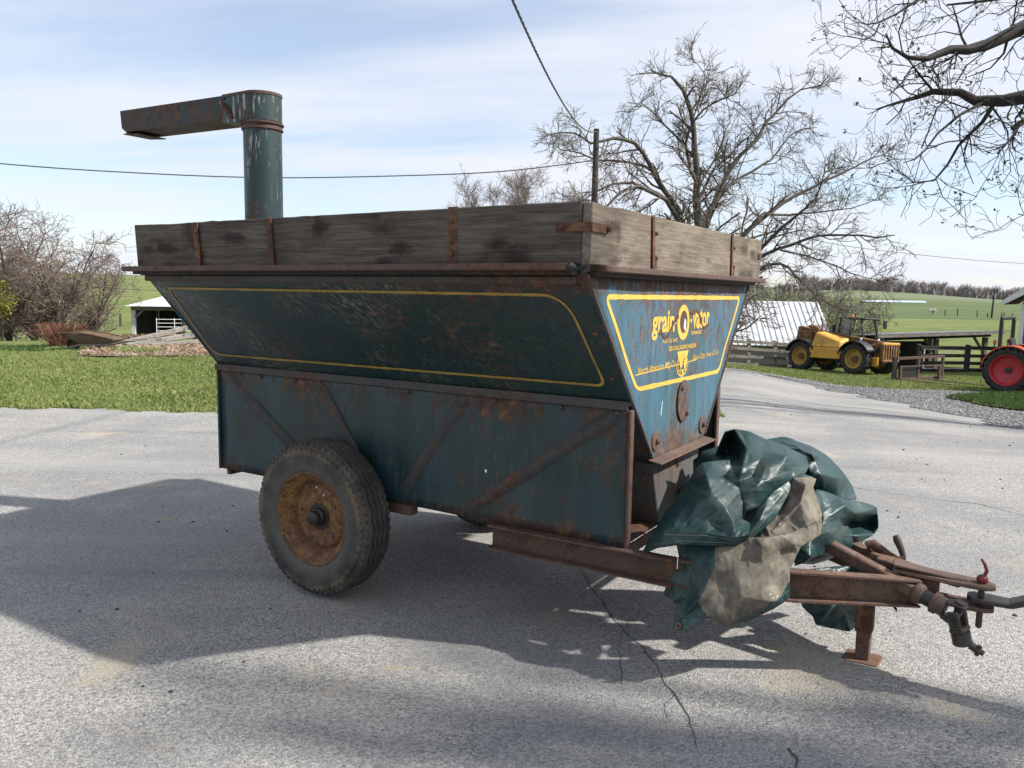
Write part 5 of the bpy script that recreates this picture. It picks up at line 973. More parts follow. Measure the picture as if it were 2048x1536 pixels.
# ---------------------------------------------------------------- pole and wires
M['pole'] = bark('weathered_pole', (.030, .024, .021), (.065, .053, .045)); M['wire'] = plain('dark_cable', (.05, .05, .052), .6)
g = at(1186, 500, 24); g.z = TZ(g.x, g.y); ph = at(1187, 258, 24).z - g.z
up_ = empty('utility_pole', tuple(g), 0, 'dark wooden utility pole standing before the big bare tree', 'utility pole')
MB().tube([(0, 0, -.1), (0, 0, ph*.5), (.01, 0, ph)], [.13, .105, .082], 12).build('shaft', M['pole'], up_, smooth=True)
for z, s in ((ph - .10, 1), (ph - .92, -1), (ph - .50, 1)): MB().tube([(0, -.05, z), (.0, -.17, z)], .018, 8).build('insulator', plain('insulator_glaze', (.10, .09, .08), .3), up_)
def cable(name, label, pts, r, twist=0., n=90):
    P, Q = resample(pts, [r]*len(pts), (Vector(pts[0]) - Vector(pts[-1])).length/n)
    o_ = empty(name, tuple(pts[0]), 0, label, 'cable'); B = Vector(pts[0])
    if twist:
        dd = 0
        for k in range(3):
            Q2 = []; dd = 0
            for i, p in enumerate(P):
                if i: dd += (p - P[i-1]).length
                d_ = (P[min(i+1, len(P)-1)] - P[max(i-1, 0)]).normalized(); u_ = d_.cross(Vector((0, 0, 1))).normalized(); w_ = u_.cross(d_); a = dd*2*math.pi/twist + k*2.094
                Q2.append(p - B + (u_*math.cos(a) + w_*math.sin(a))*r*1.1)
            MB().tube(Q2, r, 6).build('strand', M['wire'], o_, smooth=True)
    else: MB().tube([p - B for p in P], r, 5).build('strand', M['wire'], o_, smooth=True)
    return o_
pt = Vector((g.x, g.y - .17, g.z + ph - .10)); far = Vector((-1.77, -3, 5.0)); pts = []
for i in range(13):
    t_ = i/12; p = pt + (far - pt)*t_; p.z -= 4*1.22*t_*(1-t_); pts.append(p)
cable('service_cable', 'thick twisted service cable dropping overhead to the pole top', pts, .0075, .55, 260)
cable('utility_wire', 'long sagging wire running from the pole across behind the spout', [Vector((g.x, g.y - .17, g.z + ph - .92)), at(1000, 343, 23.8), at(760, 352.5, 23.5), at(520, 355, 23), at(260, 345, 22.4), at(0, 327, 22), at(-330, 292, 21.5), at(-900, 205, 20.5), at(-1900, -20, 19)], .017, 0)
cable('utility_wire', 'thin wire descending from the pole through the big tree to the fields', [Vector((g.x, g.y - .17, g.z + ph - .50)), at(1300, 348, 25.5), at(1413, 405, 28), at(1560, 460, 32), at(1730, 497, 38), at(2048, 527, 50), at(2300, 530, 62)], .014, 0)
cable('utility_wire', 'low thin wire crossing in front of the orchard thicket', [at(-150, 562, 24), at(0, 567, 24), at(130, 571.5, 24), at(330, 582, 24), at(600, 590, 24)], .007, 0)
# ---------------------------------------------------------------- farm buildings on the right
white_roof = NT('white_roof_metal'); _v = white_roof.co('Object'); M['wroof'] = white_roof.done(white_roof.mix(white_roof.step(white_roof.noise(_v, .8, 5, .6), .4, .7), (.56, .58, .60), (.42, .44, .46)), .45, 0, .4)
E1, Rg1 = at(1672, 694, 45.5), at(1636, 604, 50.5); al = Vector((-math.cos(R(9)), math.sin(R(9)), 0)); LR = 19
barn = empty('white_roofed_barn', (E1.x, E1.y, TZ(E1.x, E1.y) - .3), 0, 'low barn with bright white ribbed metal roof behind the plank fence', 'barn'); BO = Vector(barn.location)
dn_ = Rg1 - E1; nrm = al.cross(dn_).normalized(); nrm = nrm if nrm.z > 0 else -nrm; e0, r0_ = E1 - BO, Rg1 - BO; dback = Vector((-dn_.x*-1, dn_.y, 0)); bk2 = r0_ + Vector((dn_.x, dn_.y, -dn_.z))
mb = MB().prism([e0, e0 + al*LR, r0_ + al*LR, r0_], -nrm*.06); rf = mb.build('roof', M['wroof'], barn); MB().prism([r0_ + nrm*.0, r0_ + al*LR, bk2 + al*LR, bk2], Vector((0, 0, -.06))).build('roof_far_side', M['wroof'], barn)
M['seamdark'] = plain('roof_rib_metal', (.36, .37, .38), .5); rm_ = MB().bar(e0 + nrm*.02, r0_ + nrm*.02, .05, .045, nrm).mesh('roof_rib'); rm_.materials.append(M['seamdark'])
k = 0
while .36*k + .15 < LR and k < 60:
    o_ = link('roof_rib', rm_, rf); o_.location = al*(.15 + .33*k); k += 1
M['barnwall'] = mottled('grey_barn_boards', (.14, .13, .12), (.22, .20, .18), 3, .9, .3, 'Object', (6, 6, .5))
ins = al*.2; f0, f1 = e0 + ins + dn_.normalized()*.3, e0 + al*(LR - .2) + dn_.normalized()*.3
zb_ = .0
MB().hexa([(f0.x, f0.y, zb_), (f1.x, f1.y, zb_), (f1.x, f1.y + .12, zb_), (f0.x, f0.y + .12, zb_), (f0.x, f0.y, f0.z - .09), (f1.x, f1.y, f1.z - .09), (f1.x, f1.y + .12, f1.z - .09), (f0.x, f0.y + .12, f0.z - .09)]).build('wall', M['barnwall'], barn)
MB().prism([(f0.x, f0.y, zb_), (f0.x, f0.y, f0.z - .1), tuple(r0_ + ins - Vector((0, 0, .1))), tuple(bk2 + ins - Vector((0, 0, .1))), (bk2 + ins).to_tuple()[:2] + (zb_,)], al*.12).build('gable_wall', M['barnwall'], barn)
# long pale roof far out in the fields
g0, g1 = ground_at(1728, 606.5), ground_at(1850, 607.5); d = (g1 - g0); fb = empty('field_house', tuple(g0), math.atan2(d.y, d.x), 'long low pale-roofed building far out in the fields', 'building'); Lf = d.length; hh = 7/FPX*g0.y
MB().box(0, Lf, -hh*.2, hh*1.8, -.5, hh*.45).build('wall', M['barnwall'], fb); MB().prism([(-.5, -hh*.4, hh*.4), (-.5, hh*.8, hh*.95), (-.5, hh*2, hh*.4)], (Lf + 1, 0, 0)).build('roof', plain('pale_blue_roof', (.36, .42, .46), .5), fb)
# plank fences
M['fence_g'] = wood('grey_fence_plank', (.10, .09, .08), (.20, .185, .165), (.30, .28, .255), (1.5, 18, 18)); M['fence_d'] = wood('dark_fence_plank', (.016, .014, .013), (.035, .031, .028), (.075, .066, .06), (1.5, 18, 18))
def plank_fence(name, label, pa, pb, rails, posts, hgt, mat, pw=.14, rh=.13):
    a, b = Vector(pa), Vector(pb); a.z, b.z = TZ(a.x, a.y), TZ(b.x, b.y); d_ = b - a; rz = math.atan2(d_.y, d_.x); o_ = empty(name, tuple(a), rz, label, 'fence'); Lh = Vector((d_.x, d_.y)).length
    for t_ in posts:
        w = a + d_*t_; zz = TZ(w.x, w.y) - a.z; x_ = Lh*t_; j = random.uniform(-.015, .015)
        MB().hexa([(x_ - pw/2, .0, zz - .1), (x_ + pw/2, 0, zz - .1), (x_ + pw/2, pw, zz - .1), (x_ - pw/2, pw, zz - .1), (x_ - pw/2 + j, 0, zz + hgt), (x_ + pw/2 + j, 0, zz + hgt), (x_ + pw/2 + j, pw, zz + hgt + .03), (x_ - pw/2 + j, pw, zz + hgt + .03)]).build('post', mat, o_)
    for rz_ in rails:
        ps = list(posts)
        for t0, t1 in zip(ps[:-1], ps[1:]):
            w0, w1 = a + d_*t0, a + d_*t1; z0, z1 = TZ(w0.x, w0.y) - a.z + rz_ + random.uniform(-.02, .02), TZ(w1.x, w1.y) - a.z + rz_ + random.uniform(-.02, .02)
            MB().bar((Lh*t0 + .004, -.022, z0), (Lh*t1 - .004, -.022, z1), .035, rh, (0, 0, 1)).build('rail', mat, o_)
    return o_
plank_fence('plank_fence', 'grey weathered four-rail plank fence before the white roof', at(1330, 740, 33.5), at(1602, 735, 35.5), (.12, .46, .80, 1.10), (0, .18, .36, .60, .80, 1.), 1.22, M['fence_g'])
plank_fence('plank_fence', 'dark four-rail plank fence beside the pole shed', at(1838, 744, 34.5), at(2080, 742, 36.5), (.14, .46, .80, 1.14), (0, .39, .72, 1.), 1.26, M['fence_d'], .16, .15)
# pole shed (lean-to)
M['shedroof'] = mottled('old_roof_metal', (.07, .072, .075), (.17, .17, .17), 2, .6, .2, 'Object', (1, 4, 1)); M['timber'] = wood('shed_timber', (.05, .045, .04), (.10, .09, .08), (.18, .165, .15), (10, 10, 1))
s0, s1 = at(1752, 669, 41), at(2024, 661, 43.5); s0z = TZ(s0.x, s0.y); shd = empty('pole_shed', (s0.x, s0.y, s0z), math.atan2(s1.y - s0.y, s1.x - s0.x), 'open-sided dark pole shed with low sloping metal roof and braced posts', 'shed'); Ls_ = math.hypot(s1.x - s0.x, s1.y - s0.y); zr0, zr1 = s0.z - s0z, s1.z - s0z
MB().hexa([(0, 0, zr0 - .05), (Ls_, 0, zr1 - .05), (Ls_ - .3, 4.6, zr1 - .32), (0, 4.6, zr0 - .32), (0, 0, zr0), (Ls_, 0, zr1), (Ls_ - .3, 4.6, zr1 - .26), (0, 4.6, zr0 - .26)]).build('roof', M['shedroof'], shd)
MB().bar((0, .02, zr0 - .12), (Ls_ - .5, .02, zr1 - .13), .05, .13).build('fascia', M['fence_g'], shd)
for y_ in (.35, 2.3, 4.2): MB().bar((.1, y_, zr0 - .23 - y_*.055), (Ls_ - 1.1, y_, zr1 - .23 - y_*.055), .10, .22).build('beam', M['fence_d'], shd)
for x_ in (.6, Ls_*.47, Ls_*.84):
    for y_ in (.35, 4.2):
        w = Matrix.Rotation(shd.rotation_euler.z, 3, 'Z') @ Vector((x_, y_, 0)); zz = TZ(s0.x + w.x, s0.y + w.y) - s0z - .1
        MB().box(x_ - .11, x_ + .11, y_ - .10, y_ + .10, zz, zr0 + (zr1 - zr0)*x_/Ls_ - .34 - y_*.055).build('post', M['timber'], shd)
        if y_ < 1: MB().bar((x_ - .75, y_ + .02, zr0 + (zr1-zr0)*x_/Ls_ - .36), (x_ - .08, y_ + .02, zr0 - .95), .08, .12).build('brace', M['timber'], shd)
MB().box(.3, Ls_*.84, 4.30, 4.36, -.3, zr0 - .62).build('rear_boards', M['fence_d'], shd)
# white pipe gates under the shed
M['gate'] = plain('white_gate_pipe', (.75, .76, .76), .4)
for i, (xa, xb, Yg, lab) in enumerate(((1846, 1926, 38.5, 'white pipe gate standing behind the dark fence by the fork frame'), (1930, 2010, 38.8, 'white pipe gate standing behind the dark fence by the tractor'))):
    a, b = at(xa, 740, Yg), at(xb, 740, Yg); a.z = TZ(a.x, a.y); o_ = empty('pipe_gate', tuple(a), math.atan2(b.y - a.y, b.x - a.x), lab, 'gate'); Lg = math.hypot(b.x - a.x, b.y - a.y)
    for z in (.15, .48, .80, 1.10): MB().tube([(0, 0, z), (Lg, 0, z)], .026, 8).build('bar', M['gate'], o_)
    for x_ in (0, Lg*.5, Lg): MB().tube([(x_, .001, -.02), (x_, .001, 1.14)], .028, 8).build('upright', M['gate'], o_)
# red barn at the right edge
M['red'] = mottled('barn_red_paint', (.20, .022, .022), (.13, .015, .017), 3, .6, .2); M['trim'] = plain('grey_white_trim', (.62, .64, .66), .6)
c0 = at(2036, 690, 34); c0.z = TZ(c0.x, c0.y); rb = empty('red_barn', tuple(c0), R(-36), 'red clapboard barn corner with white trim and flared shingle roof', 'barn'); ez = at(2036, 606, 34).z - c0.z; wd = 7.5
MB().prism([(.02, .03, -.4), (wd - .02, .03, -.4), (wd - .02, .03, ez), (wd/2, .03, ez + 4.6), (.02, .03, ez)], (0, 7.8, 0)).build('core_wall', M['red'], rb)
nb = int((ez + .3)/.14)
for i in range(nb): MB().hexa([(.16, -.022, -.3 + i*.14), (wd - .16, -.022, -.3 + i*.14), (wd - .16, .028, -.3 + i*.14), (.16, .028, -.3 + i*.14), (.16, -.002, -.16 + i*.14 - .003), (wd - .16, -.002, -.16 + i*.14 - .003), (wd - .16, .028, -.16 + i*.14 - .003), (.16, .028, -.16 + i*.14 - .003)]).build('clapboard', M['red'], rb)
for i in range(int(4.4/.14)):
    z = ez + .02 + i*.14; w_ = wd*(1 - (z + .14 - ez)/4.6); 
    if w_ > .5: MB().hexa([(wd/2 - w_/2 + .1, -.022, z), (wd/2 + w_/2 - .1, -.022, z), (wd/2 + w_/2 - .1, .028, z), (wd/2 - w_/2 + .1, .028, z), (wd/2 - w_/2 + .1, -.002, z + .137), (wd/2 + w_/2 - .1, -.002, z + .137), (wd/2 + w_/2 - .1, .028, z + .137), (wd/2 - w_/2 + .1, .028, z + .137)]).build('clapboard', M['red'], rb)
for x_ in (-.01, wd - .15): MB().box(x_, x_ + .16, -.03, .10, -.4, ez - .02).build('corner_trim', M['trim'], rb)
M['shingle'] = mottled('grey_shingles', (.20, .21, .225), (.32, .33, .345), 14, .85, .3)
for sx in (1, -1):
    X0 = (lambda x_: x_) if sx == 1 else (lambda x_: wd - x_)
    o_ = MB().prism([(X0(-.62), -.45, ez - .08), (X0(.05), -.45, ez + .42), (X0(wd/2), -.45, ez + 4.75), (X0(wd/2), -.45, ez + 4.90), (X0(-.05), -.45, ez + .52), (X0(-.66), -.45, ez + .02)], (0, 8.6, 0)).build('roof', M['shingle'], rb)
    MB().prism([(X0(-.66), -.50, ez - .10), (X0(.05), -.50, ez + .33), (X0(wd/2), -.50, ez + 4.68), (X0(wd/2), -.50, ez + 4.94), (X0(-.05), -.50, ez + .58), (X0(-.70), -.50, ez + .08)], (0, .045, 0)).build('bargeboard', M['trim'], rb)
# far pole and field fence posts
g = ground_at(1983, 634); fp = empty('field_pole', tuple(g), 0, 'lone bare pole standing in the far green field', 'pole'); MB().tube([(0, 0, -.2), (.2, 0, 57/FPX*g.y)], [.011*g.y/8, .006*g.y/8], 8).build('shaft', M['pole'], fp)
for i, (px, py, hp, lab) in enumerate(((1890, 630, 10, 'far field fence post closest to the white blossoming tree'), (1915, 630.5, 14, 'tall dark far fence post between blossoming tree and lone pole'), (1954, 633, 12, 'far fence post midway to the lone pole'), (1975, 634, 8, 'short far fence post just beside the lone pole'), (2003, 634.5, 10, 'first of two close far posts past the lone pole'), (2008, 634.5, 9, 'second of two close far posts past the lone pole'), (2024, 636, 10, 'far field fence post beside the red barn roof'))):
    g = ground_at(px, py); w = .0012*g.y; tag(MB().tube([(0, 0, -.1), (random.uniform(-.05, .05), 0, hp/FPX*g.y*.6), (random.uniform(-.1, .1), 0, hp/FPX*g.y)], [w*.6, w*.5, w*.45], 7).build('fence_post', M['pole']), lab, 'fence post', 'far field fence posts').location = g
# ---------------------------------------------------------------- machines
M['cat'] = mottled('faded_yellow_paint', (.60, .34, .050), (.46, .25, .040), 4, .5, .1); M['catrust'] = rusty('rusty_yellow_paint', (.36, .19, .045), (.22, .11, .035), .85, .75, fine=9); M['blackp'] = plain('black_plastic', (.018, .018, .020), .45); M['rubber2'] = mottled('dark_rubber', (.016, .016, .017), (.04, .038, .036), 8, .85, .2)
M['rimy'] = plain('yellow_rim_paint', (.36, .22, .05), .6); gm = NT('cab_glass'); gm.b.inputs['Transmission Weight'].default_value = .9; M['glass'] = gm.done((.72, .76, .75), .06)
def hub_plain(mat, r, y0, y1):
    def f(w): MB().lathe([(r, y0), (r, y1), (r*.6, y1 - .01), (.001, y1 - .012)], (0, 0, 0), (0, 1, 0), 20).build('hub', mat, w, smooth=True)
    return f
fw = at(1708, 748, 31.6); hd = Vector((.52, -.854, 0)).normalized(); RT = .60; WBH = 1.22; tsz = 0
cen = Vector((fw.x, fw.y, 0)) - hd*WBH + Vector((-hd.y, hd.x, 0))*.80; tele = empty('telehandler', (cen.x, cen.y, TZ(cen.x, cen.y) + .02), math.atan2(hd.y, hd.x), 'faded yellow telehandler with black cab and rusty boom parked on grass', 'telehandler')
tele.scale = (1.06,)*3; tz0 = TZ(cen.x, cen.y); fz = TZ(cen.x + hd.x*WBH, cen.y + hd.y*WBH); rz_ = TZ(cen.x - hd.x*WBH, cen.y - hd.y*WBH); tele.rotation_euler.y = math.atan2(rz_ - fz, 2*WBH); side_ = Vector((-hd.y, hd.x, 0)); tele.rotation_euler.x = math.atan2(TZ(cen.x + side_.x, cen.y + side_.y) - TZ(cen.x - side_.x, cen.y - side_.y), 2)
rp2 = [(.36, .16), (.33, .12), (.32, -.06), (.34, -.14), (.365, -.165), (.36, -.175), (.34, -.165), (.31, -.12), (.29, -.05), (.20, -.03), (.14, -.05), (.001, -.05)]
for x_ in (-WBH, WBH):
    for s in (-1, 1): wheel_thing(tele, (x_, s*.80, RT), RT, .355, .38, rp2, M['rimy'], s, 18, 180, M['rubber2'], hub_plain(M['catrust'], .13, -.04, -.12), spin=.3*x_)
def fender(x_, s):
    mb = MB(); A = LS(R(25), R(165), 12); vs2 = []
    for a in A:
        for r_, y_ in ((.68, -.24), (.70, -.22), (.70, .22), (.68, .22)): vs2.append((x_ + r_*math.cos(a), s*.80 + y_, RT + r_*math.sin(a)*.98))
    n = 4; mb.add(vs2, [(i*n + j, i*n + j + 1, (i+1)*n + j + 1, (i+1)*n + j) for i in range(11) for j in range(3)]); o_ = mb.build('fender', M['blackp'], tele, smooth=True); md = o_.modifiers.new('thickness', 'SOLIDIFY'); md.thickness = .03
for x_ in (-WBH, WBH):
    for s in (-1, 1): fender(x_, s)
MB().box(-1.75, 1.7, -.42, .42, .45, .85).build('chassis', M['blackp'], tele, bevel=.02)
MB().hexa([(-.78, -.97, .55), (.62, -.97, .55), (.62, -.5, .55), (-.78, -.5, .55), (-.78, -.97, .98), (.62, -.97, .98), (.62, -.5, .98), (-.78, -.5, .98)]).build('side_box', M['cat'], tele, bevel=.03)
hood = MB().hexa([(-.75, -.95, .985), (.60, -.95, .985), (.60, -.32, .985), (-.75, -.32, .985), (-.55, -.90, 1.58), (.55, -.84, 1.22), (.55, -.32, 1.36), (-.55, -.32, 1.62)]).build('engine_hood', M['cat'], tele, bevel=.04)
MB().bar((-.2, -.975, 1.0), (-.2, -.955, 1.3), .012, .012).build('hood_seam', M['blackp'], hood)
MB().hexa([(-1.95, -.45, .85), (-1.1, -.45, .85), (-1.1, .45, .85), (-1.95, .45, .85), (-1.85, -.40, 1.62), (-1.15, -.40, 1.62), (-1.15, .40, 1.62), (-1.85, .40, 1.62)]).build('rear_tower', M['catrust'], tele, bevel=.03)
for k, (x_, y_, z) in enumerate(((-1.75, -.2, 1.72), (-1.5, .1, 1.78), (-1.2, -.15, 1.72), (-1.0, -.25, 1.66))): MB().box(x_ - .14, x_ + .14, y_ - .12, y_ + .12, z - .12, z + .08).build('boom_pivot', M['catrust'], tele, bevel=.02)
MB().bar((-1.75, -.12, 1.60), (1.75, -.12, 1.12), .34, .36).build('boom', M['catrust'], tele, bevel=.02); MB().bar((.4, -.12, 1.36), (1.85, -.12, 1.10), .26, .26).build('boom_section', M['catrust'], tele, bevel=.02)
# boom head and quick-hitch carriage
MB().hexa([(1.5, -.42, .62), (2.05, -.36, .50), (2.05, .20, .50), (1.5, .20, .62), (1.45, -.42, 1.18), (1.95, -.36, 1.26), (1.95, .20, 1.26), (1.45, .20, 1.18)]).build('boom_head', M['catrust'], tele, bevel=.05)
for y_ in LS(-.45, .45, 7): MB().box(2.07, 2.12, y_ - .035, y_ + .035, .62, 1.16).build('carriage_bar', M['catrust'], tele, bevel=.008)
MB().box(2.06, 2.125, -.52, .52, 1.161, 1.26).build('carriage_rail', M['cat'], tele, bevel=.02); MB().box(2.06, 2.125, -.52, .52, .54, .619).build('carriage_rail', M['catrust'], tele, bevel=.01)
MB().box(1.45, 1.95, -.62, -.43, .35, .70).build('front_bracket', M['cat'], tele, bevel=.03); MB().tube([(1.1, -.55, .62), (1.75, -.5, .40)], .06, 10).build('tilt_cylinder', M['catrust'], tele); MB().bar((1.0, -.48, 1.0), (1.55, -.48, .75), .16, .3).build('front_arm', M['catrust'], tele, bevel=.02)
for (a, b, c_) in (((.6, -.30, 1.38), (1.1, -.34, 1.30), (1.5, -.44, .95)), ((.5, -.33, 1.30), (1.0, -.40, 1.12), (1.55, -.45, .80)), ((1.4, .0, 1.36), (1.7, -.05, 1.42), (1.95, -.1, 1.2))): P_, Q_ = resample([a, b, c_], [.022]*3, .1); MB().tube(P_, Q_, 6).build('hose', M['blackp'], tele, smooth=True)
for x_ in LS(1.42, 1.86, 3): MB().box(x_ - .06, x_ + .06, -.435, -.415, .86, 1.08).build('plate_hole', M['blackp'], tele)
# cab
cx0, cx1, cy0, cy1, cz0, cz1 = -.28, .95, .02, .92, .95, 2.18
cp = [(cx0, cy0), (cx1, cy0), (cx1, cy1), (cx0, cy1)]; tops = [(cx0 + .12, cy0 + .03), (cx1 - .22, cy0 + .03), (cx1 - .22, cy1 - .03), (cx0 + .12, cy1 - .03)]
MB().box(cx0, cx1, cy0, cy1, cz0 - .3, cz0 + .22).build('cab_base', M['blackp'], tele, bevel=.02)
for (a, b) in zip(cp, tops): MB().bar((*a, cz0 + .2), (*b, cz1 - .04), .07, .07).build('cab_pillar', M['blackp'], tele, bevel=.01)
MB().prism([(cx0 + .05, cy0 - .03, cz1 - .05), (cx1 - .02, cy0 - .03, cz1 - .09), (cx1 - .02, cy1 + .03, cz1 - .09), (cx0 + .05, cy1 + .03, cz1 - .05)], (0, 0, .08)).build('cab_roof', M['blackp'], tele, bevel=.02)
MB().bar((.28, cy0 + .01, cz0 + .2), (.30, cy0 + .03, cz1 - .06), .05, .06).build('cab_pillar', M['blackp'], tele)
for q_ in (((cx0 + .03, cy0 + .02, cz0 + .23), (.26, cy0 + .02, cz0 + .23), (.28, cy0 + .03, cz1 - .10), (cx0 + .14, cy0 + .03, cz1 - .10)), ((cx0, cy0 + .06, cz0 + .24), (cx0, cy1 - .06, cz0 + .24), (cx0 + .10, cy1 - .08, cz1 - .1), (cx0 + .10, cy0 + .08, cz1 - .1))): MB().prism(q_, (.006, .006, 0)).build('window', M['glass'], tele)
MB().box(-.05, .30, .28, .68, cz0 + .1, cz0 + .42).build('seat', M['blackp'], tele, bevel=.05); MB().bar((-.02, .48, cz0 + .4), (-.10, .48, cz0 + .85), .40, .10, (1, 0, 0)).build('seat_back', M['blackp'], tele, bevel=.03)
for (p, q_) in (((cx0 + .0, cy0 - .05, 1.55), (cx0 - .0, cy0 - .22, 1.75)), ((cx1 - .1, cy1 + .03, 1.95), (cx1 + .05, cy1 + .25, 1.95))):
    o_ = MB().tube([p, q_], .014, 6).build('mirror', M['blackp'], tele); MB().box(q_[0] - .03, q_[0] + .03, q_[1] - .10, q_[1] + .10, q_[2] - .16, q_[2] + .16).build('mirror_head', M['blackp'], o_, bevel=.02)
MB().tube([(-.62, -.45, 1.5), (-.62, -.45, 1.95), (-.70, -.45, 2.12)], .035, 10).build('exhaust', M['rail'], tele, smooth=True); MB().lathe([(.06, 0), (.06, .07), (.04, .11)], (.05, .45, cz1 + .03), (0, 0, 1), 14).build('beacon', plain('orange_beacon', (.75, .22, .05), .35), tele, smooth=True)
for y_ in (-.30, .75): MB().lathe([(.07, 0), (.075, .05)], (1.02, y_, 1.34), (1, 0, 0), 14).build('work_light', plain('lamp_glass', (.6, .6, .58), .2), tele)
# fork frame lying in front
fg = at(1786, 762, 28.2); f2 = at(1884, 762, 29.2); fg.z = TZ(fg.x, fg.y); ff = empty('fork_frame', tuple(fg), math.atan2(f2.y - fg.y, f2.x - fg.x), 'dark rusty pallet fork frame standing on the grass with forks flat', 'fork frame'); LF = math.hypot(f2.x - fg.x, f2.y - fg.y); M['forkr'] = rusty('dark_rusty_steel', (.10, .065, .05), (.06, .045, .04), .6, .8)
MB().bar((0, 0, .80), (LF, 0, .84), .08, .09).build('top_bar', M['forkr'], ff); MB().bar((0, 0, .06), (LF, 0, .06), .08, .10).build('bottom_bar', M['forkr'], ff)
for x_, w in ((.03, .16), (LF*.48, .08), (LF - .04, .08)): MB().box(x_ - w/2, x_ + w/2, -.045, .045, .0, .86).build('upright', M['forkr'] if w < .1 else M['blackp'], ff)
for x_ in (.22, LF - .3): MB().box(x_ - .05, x_ + .05, -.14, -.05, .02, .52).build('fork_shank', M['forkr'], ff)
MB().tube([(.18, -.10, .52), (LF - .2, -.10, .52)], .02, 8).build('shaft', M['forkr'], ff); MB().box(.25, LF*.45, -.02, .02, .12, .5).build('guard_plate', M['blackp'], ff)
fd = Matrix.Rotation(-ff.rotation_euler.z, 3, 'Z')
for (pa, pb) in (((1800, 763), (1913, 774)), ((1868, 764), (1978, 775))):
    A_, B_ = ground_at(*pa), ground_at(*pb); a, b = fd @ (A_ - fg), fd @ (B_ - fg); MB().bar(a + Vector((0, 0, .07)), b + Vector((0, 0, .06)), .13, .045, (0, 0, 1), .8).build('fork_tine', M['forkr'], ff)
# orange tractor at the right edge
tw_ = at(2012, 783, 24.0); tw_.z = TZ(tw_.x, tw_.y); thd = R(-48); trc = empty('orange_tractor', tuple(tw_), thd, 'orange tractor with red rims and black roll bar parked by the barn', 'tractor')
RW = .70; M['orange'] = plain('orange_red_paint', (.55, .075, .02), .35); M['redrim'] = plain('red_rim_paint', (.42, .025, .03), .4)
rp3 = [(.47, .17), (.44, .14), (.43, -.08), (.455, -.15), (.475, -.17), (.465, -.18), (.44, -.16), (.415, -.10), (.40, .0), (.36, .02), (.28, .03), (.20, .05), (.12, .06), (.001, .06)]
for yy, s in ((0, -1), (1.25, 1)): wheel_thing(trc, (0, yy, RW), RW, .465, .38, rp3, M['redrim'], s, 20, 220, M['rubber2'], hub_plain(M['blackp'], .09, .06, .0), spin=.2)
for yy in (0, 1.25):
    A = LS(R(-5), R(178), 16); vs2 = [(.76*math.cos(a) + .05, yy + y_, RW + .76*math.sin(a)*1.0 + dz) for a in A for y_, dz in ((-.20, -.03), (-.18, 0), (.20, 0))]
    o_ = MB().add(vs2, [(i*3 + j, i*3 + j + 1, i*3 + j + 4, i*3 + j + 3) for i in range(15) for j in range(2)]).build('fender', M['orange'], trc, smooth=True); md = o_.modifiers.new('thickness', 'SOLIDIFY'); md.thickness = .025
    MB().tube([(-.42, yy, 1.30), (-.42, yy, 1.52)], .02, 8).build('lamp_post', M['blackp'], trc); MB().lathe([(.06, -.03), (.06, .03)], (-.42, yy, 1.54), (1, 0, 0), 12).build('tail_lamp', M['orange'], trc)
MB().box(-.25, .6, .22, 1.03, .45, 1.0).build('rear_housing', M['blackp'], trc, bevel=.04); MB().box(.6, 1.9, .38, .87, .50, .9).build('engine', M['blackp'], trc, bevel=.03); MB().hexa([(.75, .32, .95), (2.25, .36, .90), (2.25, .89, .90), (.75, .93, .95), (.75, .36, 1.42), (2.2, .42, 1.25), (2.2, .83, 1.25), (.75, .89, 1.42)]).build('hood', M['orange'], trc, bevel=.05)
for yy in (.05, 1.2): MB().box(-.34, -.24, yy - .05, yy + .05, .95, 2.22).build('roll_bar_post', M['blackp'], trc, bevel=.015)
MB().box(-.34, -.24, .0, 1.25, 2.22, 2.32).build('roll_bar', M['blackp'], trc, bevel=.03); MB().box(-.05, .4, .4, .85, 1.0, 1.2).build('seat', M['blackp'], trc, bevel=.05); MB().bar((-.05, .625, 1.2), (-.15, .625, 1.65), .42, .1, (1, 0, 0)).build('seat_back', M['blackp'], trc, bevel=.03); MB().tube([(.75, .625, 1.3), (.6, .625, 1.55)], .025, 8).build('steering_column', M['blackp'], trc)
for yy, s in ((.08, -1), (1.17, 1)): wheel_thing(trc, (1.85, yy, .45), .45, .28, .24, [(.285, .1), (.26, .05), (.26, -.08), (.285, -.1), (.26, -.09), (.22, .0), (.001, .0)], M['redrim'], s, 16, 140, M['rubber2'], hub_plain(M['blackp'], .06, 0, -.05))
# ---------------------------------------------------------------- left: shed, wheelbarrow, fallen rails
l0 = at(264, 677, 36.5); l0.z = TZ(l0.x, l0.y); ls = empty('field_shed', tuple(l0), R(4), 'small open-fronted pasture shed with pale metal roof', 'shed'); sw, sdp, sh_ = 4.2, 3.0, at(264, 612, 36.5).z - l0.z
for x_, y_ in ((.08, .08), (sw - .08, .08), (.08, sdp - .08), (sw - .08, sdp - .08), (sw*.55, .08)):
    w = Vector((l0.x + x_, l0.y + y_, 0)); MB().box(x_ - .08, x_ + .08, y_ - .08, y_ + .08, TZ(w.x, w.y) - l0.z - .2, sh_ - .02).build('post', M['trim'] if x_ < .1 and y_ < .1 else M['fence_g'], ls)
MB().bar((0, .02, sh_ - .10), (sw, .02, sh_ - .10), .05, .18).build('header_beam', M['fence_g'], ls); MB().bar((.12, .06, sh_ - .55), (.55, .06, sh_ - .16), .06, .09).build('brace', M['fence_g'], ls)
for i in range(12): MB().box(.18 + i*.095*1.0, .27 + i*.095, sdp - .05 + (i % 2)*.008, sdp - .02 + (i % 2)*.008, -.35, sh_ - .05).build('wall_board', M['fence_d'], ls)
